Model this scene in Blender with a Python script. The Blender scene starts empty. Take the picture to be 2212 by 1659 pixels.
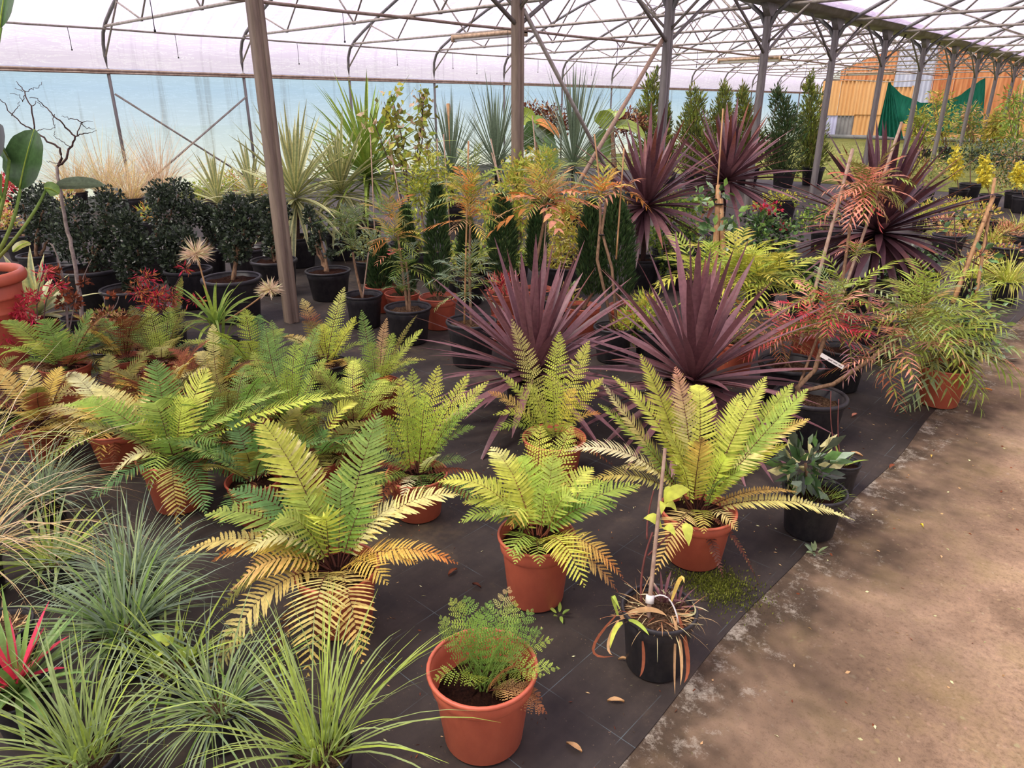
import bpy, math, random
import numpy as np
from mathutils import Vector

# ---------------------------------------------------------------- camera, world, sun, exposure
scene = bpy.context.scene
COL = scene.collection
rng = np.random.default_rng(11)

FPX = 1534.0                       # focal length in pixels of the 2212 x 1659 frame
PITCH = math.atan(602 / FPX)
YAW = math.atan2(1512, FPX / math.cos(PITCH))
EYE = np.array([0.0, 0.0, 1.65])
FWD = np.array([-math.sin(YAW), math.cos(YAW), 0.0])
RGT = np.array([math.cos(YAW), math.sin(YAW), 0.0])
ZUP = np.array([0.0, 0.0, 1.0])
CF = FWD * math.cos(PITCH) - ZUP * math.sin(PITCH)
CU = FWD * math.sin(PITCH) + ZUP * math.cos(PITCH)

cd = bpy.data.cameras.new('camera')
cd.sensor_fit = 'HORIZONTAL'
cd.sensor_width = 36.0
cd.lens = 36.0 * FPX / 2212.0
cd.clip_start = 0.05
cd.clip_end = 300
cam = bpy.data.objects.new('camera', cd)
COL.objects.link(cam)
cam.location = EYE
cam.rotation_euler = (math.pi / 2 - PITCH, 0.0, YAW)
scene.camera = cam

world = bpy.data.worlds.new('overcast_sky')
scene.world = world
world.use_nodes = True
wn = world.node_tree.nodes
wn['Background'].inputs['Color'].default_value = (0.93, 0.95, 1.0, 1)
wn['Background'].inputs['Strength'].default_value = 0.95

sd = bpy.data.lights.new('sun', 'SUN')
sd.energy = 7.2
sd.angle = math.radians(24)
sd.color = (1.0, 0.95, 0.88)
sun = bpy.data.objects.new('sun', sd)
COL.objects.link(sun)
sun.location = (-5, -9, 17)
sun.rotation_euler = Vector((-0.25, -0.45, 0.86)).to_track_quat('Z', 'Y').to_euler()

vs = scene.view_settings
vs.view_transform = 'Standard'
vs.look = 'None'
vs.gamma = 1.0
vs.use_curve_mapping = False
vs.exposure = 0.34


# ---------------------------------------------------------------- pixel helpers
def ray(x, y):
    return CF * FPX + RGT * (x - 1106) - CU * (y - 829.5)


def G(x, y, z=0.0):
    """the point at height z that the pixel looks at"""
    d = ray(x, y)
    return EYE + d * ((z - EYE[2]) / d[2])


def AT(x, y, depth):
    """the point at a distance along the view axis"""
    return EYE + ray(x, y) / FPX * depth


def ON(x, y, base, dd=0.0):
    """the point seen at the pixel, at the distance of base plus dd"""
    return AT(x, y, float((np.asarray(base) - EYE) @ CF) + dd)


def depth(p):
    return float((np.asarray(p) - EYE) @ CF)


def GY(x, y, Y):
    d = ray(x, y)
    return EYE + d * (Y / d[1])


def GX(x, y, X):
    d = ray(x, y)
    return EYE + d * (X / d[0])


# ---------------------------------------------------------------- materials
def lin(c):
    c = np.asarray(c, float) / 255.0
    return np.where(c <= 0.04045, c / 12.92, ((c + 0.055) / 1.055) ** 2.4)


def rgba(c):
    return (*[float(v) for v in lin(c)], 1.0)


def new_mat(name):
    m = bpy.data.materials.new(name)
    m.use_nodes = True
    nt = m.node_tree
    for n in list(nt.nodes):
        nt.nodes.remove(n)
    return m, nt


def node(nt, kind, **kw):
    n = nt.nodes.new(kind)
    for k, v in kw.items():
        if k in n.inputs.keys():
            n.inputs[k].default_value = v
        else:
            setattr(n, k, v)
    return n


def ramp(nt, stops):
    r = nt.nodes.new('ShaderNodeValToRGB')
    el = r.color_ramp.elements
    while len(el) < len(stops):
        el.new(0.5)
    for e, (p, c) in zip(el, stops):
        e.position = p
        e.color = c
    return r


def noise(nt, coord, scale, detail=4.0, rough=0.55, dist=0.0):
    n = node(nt, 'ShaderNodeTexNoise', Scale=scale, Detail=detail, Roughness=rough, Distortion=dist)
    nt.links.new(coord, n.inputs['Vector'])
    return n.outputs['Fac']


def mixc(nt, fac, a, b, mode='MIX'):
    m = nt.nodes.new('ShaderNodeMix')
    m.data_type = 'RGBA'
    m.blend_type = mode
    for sock, v in ((m.inputs['Factor'], fac), (m.inputs['A'], a), (m.inputs['B'], b)):
        pass
    ins = [s for s in m.inputs if s.enabled]
    fs = [s for s in m.inputs if s.name == 'Factor' and s.type == 'VALUE'][0]
    as_ = [s for s in m.inputs if s.name == 'A' and s.type == 'RGBA'][0]
    bs = [s for s in m.inputs if s.name == 'B' and s.type == 'RGBA'][0]
    for s, v in ((fs, fac), (as_, a), (bs, b)):
        if hasattr(v, 'is_output'):
            nt.links.new(v, s)
        else:
            s.default_value = v
    return [o for o in m.outputs if o.type == 'RGBA'][0]


def coords(nt, scale=(1, 1, 1), kind='Object'):
    tc = nt.nodes.new('ShaderNodeTexCoord')
    mp = nt.nodes.new('ShaderNodeMapping')
    mp.inputs['Scale'].default_value = scale
    nt.links.new(tc.outputs[kind], mp.inputs['Vector'])
    return mp.outputs['Vector']


def finish(nt, color, rough=0.6, spec=0.5, metal=0.0, bump=None, bump_d=0.01, bump_s=0.5, trans=0.0, trans_col=None):
    out = nt.nodes.new('ShaderNodeOutputMaterial')
    b = nt.nodes.new('ShaderNodeBsdfPrincipled')
    if hasattr(color, 'is_output'):
        nt.links.new(color, b.inputs['Base Color'])
    else:
        b.inputs['Base Color'].default_value = color
    if hasattr(rough, 'is_output'):
        nt.links.new(rough, b.inputs['Roughness'])
    else:
        b.inputs['Roughness'].default_value = rough
    b.inputs['Specular IOR Level'].default_value = spec
    b.inputs['Metallic'].default_value = metal
    if bump is not None:
        bp = nt.nodes.new('ShaderNodeBump')
        bp.inputs['Distance'].default_value = bump_d
        bp.inputs['Strength'].default_value = bump_s
        nt.links.new(bump, bp.inputs['Height'])
        nt.links.new(bp.outputs['Normal'], b.inputs['Normal'])
    sh = b.outputs['BSDF']
    if trans > 0:
        t = nt.nodes.new('ShaderNodeBsdfTranslucent')
        tc = trans_col if trans_col is not None else color
        if hasattr(tc, 'is_output'):
            nt.links.new(tc, t.inputs['Color'])
        else:
            t.inputs['Color'].default_value = tc
        mx = nt.nodes.new('ShaderNodeMixShader')
        mx.inputs['Fac'].default_value = trans
        nt.links.new(sh, mx.inputs[1])
        nt.links.new(t.outputs['BSDF'], mx.inputs[2])
        sh = mx.outputs['Shader']
    nt.links.new(sh, out.inputs['Surface'])


M = {}


def simple(name, c, rough=0.6, spec=0.4, var=0.25, scale=8.0, stretch=(1, 1, 1), c2=None, bump=0.0, metal=0.0, trans=0.0):
    """a surface of one colour broken by noise towards a second one"""
    m, nt = new_mat(name)
    v = coords(nt, stretch)
    f = noise(nt, v, scale, 6.0, 0.6)
    a = rgba(c)
    b = rgba(c2) if c2 is not None else tuple(x * (1 - var) for x in a[:3]) + (1,)
    r = ramp(nt, [(0.33, a), (0.68, b)])
    nt.links.new(f, r.inputs['Fac'])
    bf = None
    if bump:
        bf = noise(nt, v, scale * 6, 4.0)
    finish(nt, r.outputs['Color'], rough, spec, metal, bf, bump if bump else 0.01, 0.6, trans)
    M[name] = m
    return m


def leafy(name, rough=0.5, spec=0.35, trans=0.35, gain=1.0, vein=True):
    """leaf surface: colour from the leaf's own vertex colours, mottled by noise"""
    m, nt = new_mat(name)
    at = node(nt, 'ShaderNodeVertexColor', layer_name='Col')
    v = coords(nt)
    f = noise(nt, v, 45.0, 3.0)
    r = ramp(nt, [(0.3, (0.74 * gain,) * 3 + (1,)), (0.7, (1.12 * gain,) * 3 + (1,))])
    nt.links.new(f, r.inputs['Fac'])
    c = mixc(nt, 1.0, at.outputs['Color'], r.outputs['Color'], 'MULTIPLY')
    finish(nt, c, rough, spec, trans=trans)
    M[name] = m
    return m


leafy('fern_leaf', 0.55, 0.25, 0.35)
leafy('glossy_leaf', 0.32, 0.45, 0.10)
leafy('sword_leaf', 0.42, 0.4, 0.18)
leafy('soft_leaf', 0.55, 0.25, 0.30)
leafy('dry_leaf', 0.8, 0.1, 0.2)
simple('bark', (150, 120, 92), 0.85, 0.2, c2=(96, 74, 56), scale=30, stretch=(3, 3, .6), bump=0.004)
simple('grey_bark', (150, 138, 128), 0.85, 0.2, c2=(110, 98, 90), scale=40, bump=0.003)
simple('dark_twig', (88, 66, 60), 0.8, 0.2, c2=(60, 44, 42), scale=30)
simple('red_twig', (118, 66, 60), 0.7, 0.3, c2=(90, 50, 44), scale=30)
simple('cane', (186, 146, 96), 0.55, 0.4, c2=(150, 108, 70), scale=14, stretch=(4, 4, .7), bump=0.002)
simple('weathered_cane', (176, 152, 132), 0.75, 0.3, c2=(140, 112, 92), scale=20, stretch=(4, 4, .7), bump=0.002)
simple('black_tie', (26, 24, 24), 0.5, 0.4)
simple('white_label', (226, 222, 214), 0.45, 0.4, var=0.06)
simple('ink', (40, 38, 40), 0.6, 0.3, var=0.05)


def terracotta(name, a, b):
    m, nt = new_mat(name)
    v = coords(nt)
    f = noise(nt, v, 3.0, 6.0, 0.65)
    r = ramp(nt, [(0.3, rgba(a)), (0.72, rgba(b))])
    nt.links.new(f, r.inputs['Fac'])
    f2 = noise(nt, v, 60.0, 5.0, 0.7)
    d = ramp(nt, [(0.66, (0, 0, 0, 1)), (0.80, (0.55,) * 3 + (1,))])
    nt.links.new(f2, d.inputs['Fac'])
    c = mixc(nt, d.outputs['Color'], r.outputs['Color'], rgba((120, 78, 60)))
    finish(nt, c, 0.42, 0.4, bump=f2, bump_d=0.0006)
    M[name] = m


terracotta('terracotta', (202, 106, 78), (184, 92, 68))
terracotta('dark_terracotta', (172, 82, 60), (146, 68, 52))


def black_plastic():
    m, nt = new_mat('black_plastic')
    v = coords(nt)
    f = noise(nt, v, 5.0, 6.0, 0.7)
    r = ramp(nt, [(0.35, rgba((34, 34, 38))), (0.75, rgba((62, 58, 58)))])
    nt.links.new(f, r.inputs['Fac'])
    finish(nt, r.outputs['Color'], 0.45, 0.35)
    M['black_plastic'] = m


black_plastic()


def soil():
    m, nt = new_mat('potting_soil')
    v = coords(nt)
    f = noise(nt, v, 11.0, 10.0, 0.8)
    r = ramp(nt, [(0.36, rgba((26, 17, 14))), (0.5, rgba((66, 40, 30))), (0.64, rgba((92, 60, 42))), (0.74, rgba((156, 122, 88)))])
    nt.links.new(f, r.inputs['Fac'])
    finish(nt, r.outputs['Color'], 0.95, 0.1, bump=f, bump_d=0.06, bump_s=1.0)
    M['potting_soil'] = m
    m, nt = new_mat('bark_mulch')
    v = coords(nt)
    f = noise(nt, v, 14.0, 10.0, 0.8)
    r = ramp(nt, [(0.36, rgba((46, 32, 24))), (0.48, rgba((112, 84, 62))), (0.56, rgba((156, 126, 96))), (0.66, rgba((200, 172, 134)))])
    nt.links.new(f, r.inputs['Fac'])
    finish(nt, r.outputs['Color'], 0.95, 0.1, bump=f, bump_d=0.06, bump_s=1.0)
    M['bark_mulch'] = m


soil()


# ---------------------------------------------------------------- mesh helpers
class MB:
    """collects vertices, faces and vertex colours; build() links them as one mesh object"""

    def __init__(self):
        self.v, self.q, self.t, self.c = [], [], [], []
        self.n = 0

    def add(self, V, quads=None, tris=None, col=(0.5, 0.5, 0.5)):
        V = np.asarray(V, float).reshape(-1, 3)
        k = len(V)
        c = np.asarray(col, float)
        if c.ndim == 1:
            c = np.broadcast_to(c, (k, 3))
        self.v.append(V)
        self.c.append(c.reshape(-1, 3))
        if quads is not None and len(quads):
            self.q.append(np.asarray(quads, np.int64).reshape(-1, 4) + self.n)
        if tris is not None and len(tris):
            self.t.append(np.asarray(tris, np.int64).reshape(-1, 3) + self.n)
        self.n += k
        return self

    def merge(self, o):
        for V, c in zip(o.v, o.c):
            self.v.append(V)
            self.c.append(c)
        self.q += [q + self.n for q in o.q]
        self.t += [t + self.n for t in o.t]
        self.n += o.n
        return self

    def mesh(self, name, mat, origin=(0, 0, 0), smooth=True):
        me = bpy.data.meshes.new(name)
        V = np.concatenate(self.v) - np.asarray(origin, float)
        C = np.concatenate(self.c)
        q = np.concatenate(self.q) if self.q else np.zeros((0, 4), np.int64)
        t = np.concatenate(self.t) if self.t else np.zeros((0, 3), np.int64)
        loops = np.concatenate([q.ravel(), t.ravel()]).astype(np.int32)
        starts = np.concatenate([np.arange(len(q)) * 4, len(q) * 4 + np.arange(len(t)) * 3]).astype(np.int32)
        me.vertices.add(len(V))
        me.vertices.foreach_set('co', V.astype(np.float32).ravel())
        me.loops.add(len(loops))
        me.loops.foreach_set('vertex_index', loops)
        me.polygons.add(len(starts))
        me.polygons.foreach_set('loop_start', starts)
        if smooth:
            me.polygons.foreach_set('use_smooth', np.ones(len(starts), bool))
        me.update(calc_edges=True)
        at = me.color_attributes.new('Col', 'FLOAT_COLOR', 'POINT')
        C4 = np.ones((len(V), 4), np.float32)
        C4[:, :3] = C
        at.data.foreach_set('color', C4.ravel())
        if mat is not None:
            me.materials.append(M[mat] if isinstance(mat, str) else mat)
        return me

    def build(self, name, mat, parent=None, kind=None, origin=None, smooth=True):
        if origin is None:
            origin = parent_world(parent) if parent is not None else (0, 0, 0)
        o = bpy.data.objects.new(name, self.mesh(name, mat, origin, smooth))
        COL.objects.link(o)
        if parent is not None:
            o.parent = parent
        else:
            o.location = origin
        if kind:
            o['kind'] = kind
        return o


def parent_world(p):
    v = np.zeros(3)
    while p is not None:
        v += np.array(p.location)
        p = p.parent
    return v


def thing(name, label, cat, loc=(0, 0, 0), group=None):
    o = bpy.data.objects.new(name, None)
    o.empty_display_size = 0.1
    COL.objects.link(o)
    o.location = [float(a) for a in loc]
    o['label'] = label
    o['category'] = cat
    if group:
        o['group'] = group
    return o


def tag(o, label, cat, group=None):
    o['label'] = label
    o['category'] = cat
    if group:
        o['group'] = group
    return o


def inst(name, me, parent=None, loc=(0, 0, 0), rotz=0.0, scale=(1, 1, 1), kind=None):
    o = bpy.data.objects.new(name, me)
    COL.objects.link(o)
    o.parent = parent
    o.location = [float(a) for a in loc]
    o.rotation_euler = (0, 0, rotz)
    o.scale = scale
    if kind:
        o['kind'] = kind
    return o


def unit(v):
    v = np.asarray(v, float)
    return v / np.maximum(np.linalg.norm(v, axis=-1, keepdims=True), 1e-9)


def tube(mb, P, r, n=6, col=(0.5, 0.5, 0.5), caps=True):
    """round rod along the points P with radius r (one value or one per point)"""
    P = np.asarray(P, float)
    k = len(P)
    r = np.broadcast_to(np.asarray(r, float), (k,))
    T = unit(np.gradient(P, axis=0))
    ref = np.array([0, 0, 1.0]) if abs(T[:, 2]).mean() < 0.8 else np.array([1.0, 0.2, 0])
    S = unit(np.cross(T, ref))
    N = np.cross(S, T)
    a = np.arange(n) * 2 * math.pi / n
    V = P[:, None] + r[:, None, None] * (S[:, None] * np.cos(a)[None, :, None] + N[:, None] * np.sin(a)[None, :, None])
    i = np.arange(k - 1)[:, None] * n
    j = np.arange(n)[None]
    j2 = (j + 1) % n
    q = np.stack([i + j, i + j2, i + n + j2, i + n + j], -1).reshape(-1, 4)
    V = V.reshape(-1, 3)
    tri = []
    if caps:
        V = np.concatenate([V, P[:1], P[-1:]])
        a0, a1 = k * n, k * n + 1
        tri = [(a0, (b + 1) % n, b) for b in range(n)] + [(a1, (k - 1) * n + b, (k - 1) * n + (b + 1) % n) for b in range(n)]
    cc = np.asarray(col, float)
    if cc.ndim == 2:
        cc = np.repeat(cc, n, axis=0)
        if caps:
            cc = np.concatenate([cc, cc[:1], cc[-1:]])
    mb.add(V, q, tri, cc)
    return mb


def box(mb, lo, hi, col=(0.5, 0.5, 0.5)):
    lo, hi = np.asarray(lo, float), np.asarray(hi, float)
    V = np.array([[(lo, hi)[a][0], (lo, hi)[b][1], (lo, hi)[c][2]] for c in (0, 1) for b in (0, 1) for a in (0, 1)])
    q = [(0, 2, 3, 1), (4, 5, 7, 6), (0, 1, 5, 4), (2, 6, 7, 3), (0, 4, 6, 2), (1, 3, 7, 5)]
    mb.add(V, q, None, col)
    return mb


def lathe(mb, prof, n=32, col=(0.5, 0.5, 0.5), wob=None):
    """surface of revolution about the z axis from (radius, height) pairs"""
    prof = np.asarray(prof, float)
    a = np.arange(n) * 2 * math.pi / n
    V = np.stack([prof[:, 0, None] * np.cos(a), prof[:, 0, None] * np.sin(a), np.repeat(prof[:, 1, None], n, 1)], -1)
    k = len(prof)
    i = np.arange(k - 1)[:, None] * n
    j = np.arange(n)[None]
    j2 = (j + 1) % n
    q = np.stack([i + j, i + j2, i + n + j2, i + n + j], -1).reshape(-1, 4)
    mb.add(V.reshape(-1, 3), q, None, col)
    return mb


def grid_sheet(mb, P, col=(0.5, 0.5, 0.5)):
    """quad sheet through an (a, b, 3) grid of points"""
    a, b = P.shape[:2]
    i = np.arange(a - 1)[:, None] * b
    j = np.arange(b - 1)[None]
    q = np.stack([i + j, i + j + 1, i + b + j + 1, i + b + j], -1).reshape(-1, 4)
    c = np.asarray(col, float)
    mb.add(P.reshape(-1, 3), q, None, c if c.ndim == 1 else c.reshape(-1, 3))
    return mb


def blades(mb, P, S, D=None, col=None):
    """K leaf blades of N sections each: centre line P (K,N,3), half width vectors S, fold D lifts the edges"""
    K, N = P.shape[:2]
    if D is None:
        D = np.zeros_like(P)
    V = np.stack([P - S + D, P, P + S + D], 2).reshape(-1, 3)
    k = np.arange(K)[:, None, None] * (N * 3)
    i = np.arange(N - 1)[None, :, None] * 3
    s = np.arange(2)[None, None, :]
    a = k + i + s
    q = np.stack([a, a + 1, a + 4, a + 3], -1).reshape(-1, 4)
    c = np.asarray(col, float)
    if c.ndim == 4:
        c = c.reshape(-1, 3)
    elif c.ndim == 3:
        c = np.repeat(c[:, :, None, :], 3, axis=2).reshape(-1, 3)
    elif c.ndim == 2:
        c = np.repeat(c, N * 3, axis=0)
    mb.add(V, q, None, c)
    return mb


def bez(a, b, c, n):
    t = np.linspace(0, 1, n)[:, None]
    return (1 - t) ** 2 * np.asarray(a) + 2 * t * (1 - t) * np.asarray(b) + t * t * np.asarray(c)


def struct(o, kind='structure'):
    o['kind'] = kind
    return o

# ================================================================ THE POLYTUNNEL
WX, CX, SPAN = -15.55, -5.1, 10.45          # side wall, column row, width of a bay
BAY, Y0 = 2.74, 2.9                          # distance of the frames, first column
YB, YE = -8.06, 41.3                         # back end and far end
FR = [Y0 + BAY * k for k in range(-3, 15)]   # frames along the house
FR = [y for y in FR if y < YE + 0.1]


def film(name, a, b, streak_c, streak, tr=0.74, band=False, scratch=True, clear=0.2):
    m, nt = new_mat(name)
    tc = nt.nodes.new('ShaderNodeTexCoord')
    mp = nt.nodes.new('ShaderNodeMapping')
    mp.inputs['Scale'].default_value = streak
    nt.links.new(tc.outputs['Object'], mp.inputs['Vector'])
    f = noise(nt, mp.outputs['Vector'], 1.0, 5.0, 0.6, 0.4)
    r = ramp(nt, [(0.55, (0, 0, 0, 1)), (0.72, (0.7,) * 3 + (1,))])
    nt.links.new(f, r.inputs['Fac'])
    f2 = noise(nt, tc.outputs['Object'], 0.35, 3.0)
    g = ramp(nt, [(0.35, rgba(a)), (0.68, rgba(b))])
    nt.links.new(f2, g.inputs['Fac'])
    c = mixc(nt, r.outputs['Color'], g.outputs['Color'], rgba(streak_c))
    if scratch:
        mp2 = nt.nodes.new('ShaderNodeMapping')
        mp2.inputs['Scale'].default_value = (1, 0.25, 3.0)
        nt.links.new(tc.outputs['Object'], mp2.inputs['Vector'])
        f3 = noise(nt, mp2.outputs['Vector'], 3.0, 8.0, 0.7, 1.5)
        r3 = ramp(nt, [(0.485, (0, 0, 0, 1)), (0.5, (0.5,) * 3 + (1,)), (0.515, (0, 0, 0, 1))])
        nt.links.new(f3, r3.inputs['Fac'])
        c = mixc(nt, r3.outputs['Color'], c, (0.95, 0.96, 0.98, 1))
    if band:
        sx = nt.nodes.new('ShaderNodeSeparateXYZ')
        nt.links.new(tc.outputs['Object'], sx.inputs['Vector'])
        rb = ramp(nt, [(0.0, rgba((236, 236, 226))), (0.12, rgba((234, 236, 230))), (0.15, rgba((222, 230, 238))), (0.5, rgba((206, 220, 240))), (0.85, rgba((182, 206, 240))), (1.0, rgba((190, 212, 242)))])
        mr = node(nt, 'ShaderNodeMapRange')
        mr.inputs['From Max'].default_value = 2.3
        nt.links.new(sx.outputs['Z'], mr.inputs['Value'])
        nt.links.new(mr.outputs['Result'], rb.inputs['Fac'])
        c = mixc(nt, 1.0, rb.outputs['Color'], c, 'MULTIPLY')
    out = nt.nodes.new('ShaderNodeOutputMaterial')
    d = nt.nodes.new('ShaderNodeBsdfDiffuse')
    t = nt.nodes.new('ShaderNodeBsdfTranslucent')
    mx = nt.nodes.new('ShaderNodeMixShader')
    mx.inputs['Fac'].default_value = tr
    nt.links.new(c, d.inputs['Color'])
    nt.links.new(c, t.inputs['Color'])
    nt.links.new(d.outputs['BSDF'], mx.inputs[1])
    nt.links.new(t.outputs['BSDF'], mx.inputs[2])
    tp = nt.nodes.new('ShaderNodeBsdfTransparent')      # a little light passes straight through the film
    tp.inputs['Color'].default_value = (1.0, 0.97, 0.95, 1)
    m2 = nt.nodes.new('ShaderNodeMixShader')
    m2.inputs['Fac'].default_value = clear
    nt.links.new(mx.outputs['Shader'], m2.inputs[1])
    nt.links.new(tp.outputs['BSDF'], m2.inputs[2])
    nt.links.new(m2.outputs['Shader'], out.inputs['Surface'])
    M[name] = m


film('roof_film', (188, 170, 200), (176, 158, 190), (132, 112, 140), (0.25, 7.0, 0.25), clear=0.34)
film('side_film', (216, 218, 222), (206, 212, 216), (166, 160, 156), (1, 5.0, 0.2), tr=0.86, band=True, clear=0.04)
film('end_film', (244, 246, 248), (232, 236, 240), (200, 196, 190), (2.0, 1, 0.3), clear=0.04)
simple('galvanised', (134, 132, 130), 0.5, 0.5, c2=(100, 98, 96), scale=12, metal=0.35)
simple('steel_pipe', (172, 166, 156), 0.55, 0.5, c2=(134, 122, 108), scale=14, metal=0.25)
simple('rusty_pipe', (160, 142, 128), 0.7, 0.4, c2=(116, 92, 76), scale=9)
simple('column_steel', (150, 132, 114), 0.6, 0.4, c2=(122, 106, 92), scale=9, stretch=(4, 4, .5), metal=0.1)
simple('column_grey', (138, 132, 128), 0.55, 0.45, c2=(112, 106, 102), scale=9, stretch=(4, 4, .5), metal=0.15)
simple('gutter_steel', (150, 144, 136), 0.6, 0.4, c2=(104, 96, 88), scale=3, metal=0.2)

# hoop profile: distance from the wall, height
HP = np.array([(0, 2.27), (0, 2.5), (.02, 2.71), (.12, 2.9), (.33, 3.06), (.7, 3.25), (1.22, 3.48), (2.0, 3.80), (2.75, 4.06), (3.6, 4.28), (4.4, 4.42), (5.225, 4.47)])
HPf = np.concatenate([HP, np.stack([SPAN - HP[::-1][1:, 0], HP[::-1][1:, 1]], 1)])


def hz(x):
    return float(np.interp(x, HPf[3:-3, 0], HPf[3:-3, 1]))


def roof_sheet(name, x0, left_low, right_low):
    pts = HPf.copy()
    if not left_low:
        pts = pts[pts[:, 0] > 0.1] if True else pts
        pts = np.concatenate([[(0.20, 3.08)], pts[pts[:, 0] > 0.25]])
    if not right_low:
        pts = np.concatenate([pts[pts[:, 0] < SPAN - 0.25], [(SPAN - 0.20, 3.08)]])
    xs = x0 + pts[:, 0]
    cx = x0 + SPAN / 2
    xs = xs + np.sign(xs - cx) * 0.035 * (pts[:, 1] < 3.0)
    zs = pts[:, 1] + 0.045 * (pts[:, 1] > 2.8)
    ys = np.linspace(YB, YE + 0.02, 145)
    P = np.zeros((len(ys), len(xs), 3))
    P[..., 0], P[..., 1], P[..., 2] = xs, ys[:, None], zs
    ph = np.sin((ys - Y0) / BAY * math.pi) ** 2
    P[..., 2] -= 0.012 * ph[:, None] * (pts[:, 1] > 3.0)
    mb = MB()
    grid_sheet(mb, P)
    return struct(mb.build(name, 'roof_film'))


roof_sheet('ceiling', WX, True, False)
roof_sheet('ceiling.001', CX, False, True)


def wall_sheet(name, P0, P1, z0, z1, mat, n=60):
    s = np.linspace(0, 1, n)
    z = np.linspace(z0, z1, 8)
    P = np.zeros((8, n, 3))
    P[..., 0] = P0[0] + (P1[0] - P0[0]) * s
    P[..., 1] = P0[1] + (P1[1] - P0[1]) * s
    P[..., 2] = z[:, None]
    mb = MB()
    grid_sheet(mb, P)
    return struct(mb.build(name, mat))


wall_sheet('wall_left', (WX - 0.045, YB), (WX - 0.045, YE), 0, 2.3, 'side_film')
wall_sheet('wall_right', (CX + SPAN + 0.045, YB), (CX + SPAN + 0.045, YE), 0, 2.3, 'side_film')


def end_sheet(name, y, mat):
    """end wall of film that follows the two arches"""
    mb = MB()
    for x0 in (WX, CX):
        xs = x0 + HPf[:, 0]
        top = np.stack([xs, np.full(len(xs), y), HPf[:, 1] + 0.02], -1)
        bot = top.copy()
        bot[:, 2] = 0
        grid_sheet(mb, np.stack([bot, top]))
    return struct(mb.build(name, mat))


end_sheet('wall_back', YB, 'end_film')
end_sheet('wall_far', YE + 0.12, 'end_film')

# ---- far wall: corrugated sheets in front of the film
simple('amber_sheet', (236, 190, 128), 0.6, 0.3, c2=(220, 164, 100), scale=1.2, stretch=(5, 1, .4))
simple('rust_sheet', (230, 168, 110), 0.65, 0.3, c2=(190, 112, 66), scale=1.4, stretch=(5, 1, .4))
simple('grey_sheet', (150, 148, 144), 0.6, 0.4, c2=(116, 116, 114), scale=2)
simple('lavender_sheet', (206, 206, 232), 0.5, 0.4, c2=(190, 190, 216), scale=2)
simple('pale_sheet', (206, 212, 222), 0.5, 0.4, c2=(178, 186, 198), scale=3, stretch=(1, 1, .4))
far = bpy.data.objects['wall_far']


def arch_z(x):
    r = (x - WX) % SPAN
    return float(np.interp(r, HPf[1:-1, 0], HPf[1:-1, 1]))


def corrugated(x0, x1, z0, z1, mat, y=YE, follow=False):
    n = max(9, int((x1 - x0) / 0.0475) + 1)
    xs = np.linspace(x0, x1, n)
    wav = y - 0.05 + 0.045 * np.sin(np.arange(n) * math.pi / 2)
    top = np.array([min(z1, arch_z(x) - 0.03) if follow else z1 for x in xs])
    P = np.zeros((2, n, 3))
    P[..., 0], P[..., 1] = xs, wav
    P[0, :, 2] = z0
    P[1, :, 2] = top
    mb = MB()
    grid_sheet(mb, P)
    return mb.build('sheet', mat, far)


for a, b, z0, z1, mt in [
        (-15.4, -14.45, 0.18, 1.2, 'lavender_sheet'), (-14.45, -13.6, 0.18, 1.2, 'grey_sheet'), (-13.6, -12.7, 0.18, 1.25, 'amber_sheet'),
        (-12.7, -11.8, 0.18, 1.25, 'amber_sheet'), (-11.8, -10.9, 0.18, 1.25, 'amber_sheet'), (-10.9, -10.0, 0.18, 1.3, 'amber_sheet'),
        (-15.45, -14.5, 1.15, 2.85, 'amber_sheet'), (-14.5, -13.6, 1.15, 2.9, 'amber_sheet'), (-13.6, -12.7, 1.2, 2.9, 'amber_sheet'),
        (-12.7, -11.8, 1.2, 2.9, 'amber_sheet'), (-11.8, -10.9, 1.2, 2.55, 'amber_sheet'),
        (-14.6, -13.7, 2.82, 4.6, 'rust_sheet'), (-13.7, -12.8, 2.85, 4.6, 'rust_sheet'), (-12.8, -11.95, 2.85, 4.6, 'rust_sheet'),
        (-11.95, -11.1, 2.5, 4.6, 'pale_sheet'), (-11.1, -10.2, 1.2, 4.6, 'pale_sheet'),
        (-10.25, -9.3, 1.25, 4.6, 'rust_sheet'), (-9.3, -8.4, 1.2, 4.6, 'rust_sheet'), (-8.4, -7.5, 1.25, 4.6, 'rust_sheet'), (-7.5, -6.6, 1.2, 3.9, 'rust_sheet'),
        (-10.0, -9.1, 0.18, 1.3, 'amber_sheet'), (-9.1, -8.2, 0.18, 1.3, 'amber_sheet'), (-8.2, -7.3, 0.18, 1.3, 'amber_sheet'), (-7.3, -6.4, 0.18, 1.3, 'amber_sheet'),
        (-6.6, -5.8, 0.18, 2.7, 'amber_sheet'), (-5.8, -5.0, 0.18, 2.5, 'amber_sheet'),
        (-5.0, -4.1, 0.18, 3.9, 'rust_sheet'), (-4.1, -3.2, 0.18, 4.0, 'amber_sheet'), (-3.2, -2.3, 0.18, 4.2, 'amber_sheet'), (-2.3, -1.4, 0.18, 4.2, 'rust_sheet'), (-1.4, -0.5, 0.18, 4.2, 'amber_sheet'), (-0.5, 0.4, 0.18, 4.3, 'amber_sheet')]:
    corrugated(a, b, z0, z1, mt, YE - 0.05 * (z0 > 1) - 0.05 * (z0 > 2), follow=True)
mb = MB()
box(mb, (-15.5, YE - 0.16, 0), (0.4, YE - 0.02, 0.2))
mb.build('base_board', 'grey_sheet', far)
mb = MB()
for z in (1.22, 2.9):
    box(mb, (-15.5, YE + 0.02, z - 0.04), (0.4, YE + 0.08, z + 0.04))
mb.build('rail', 'column_steel', far)

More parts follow.
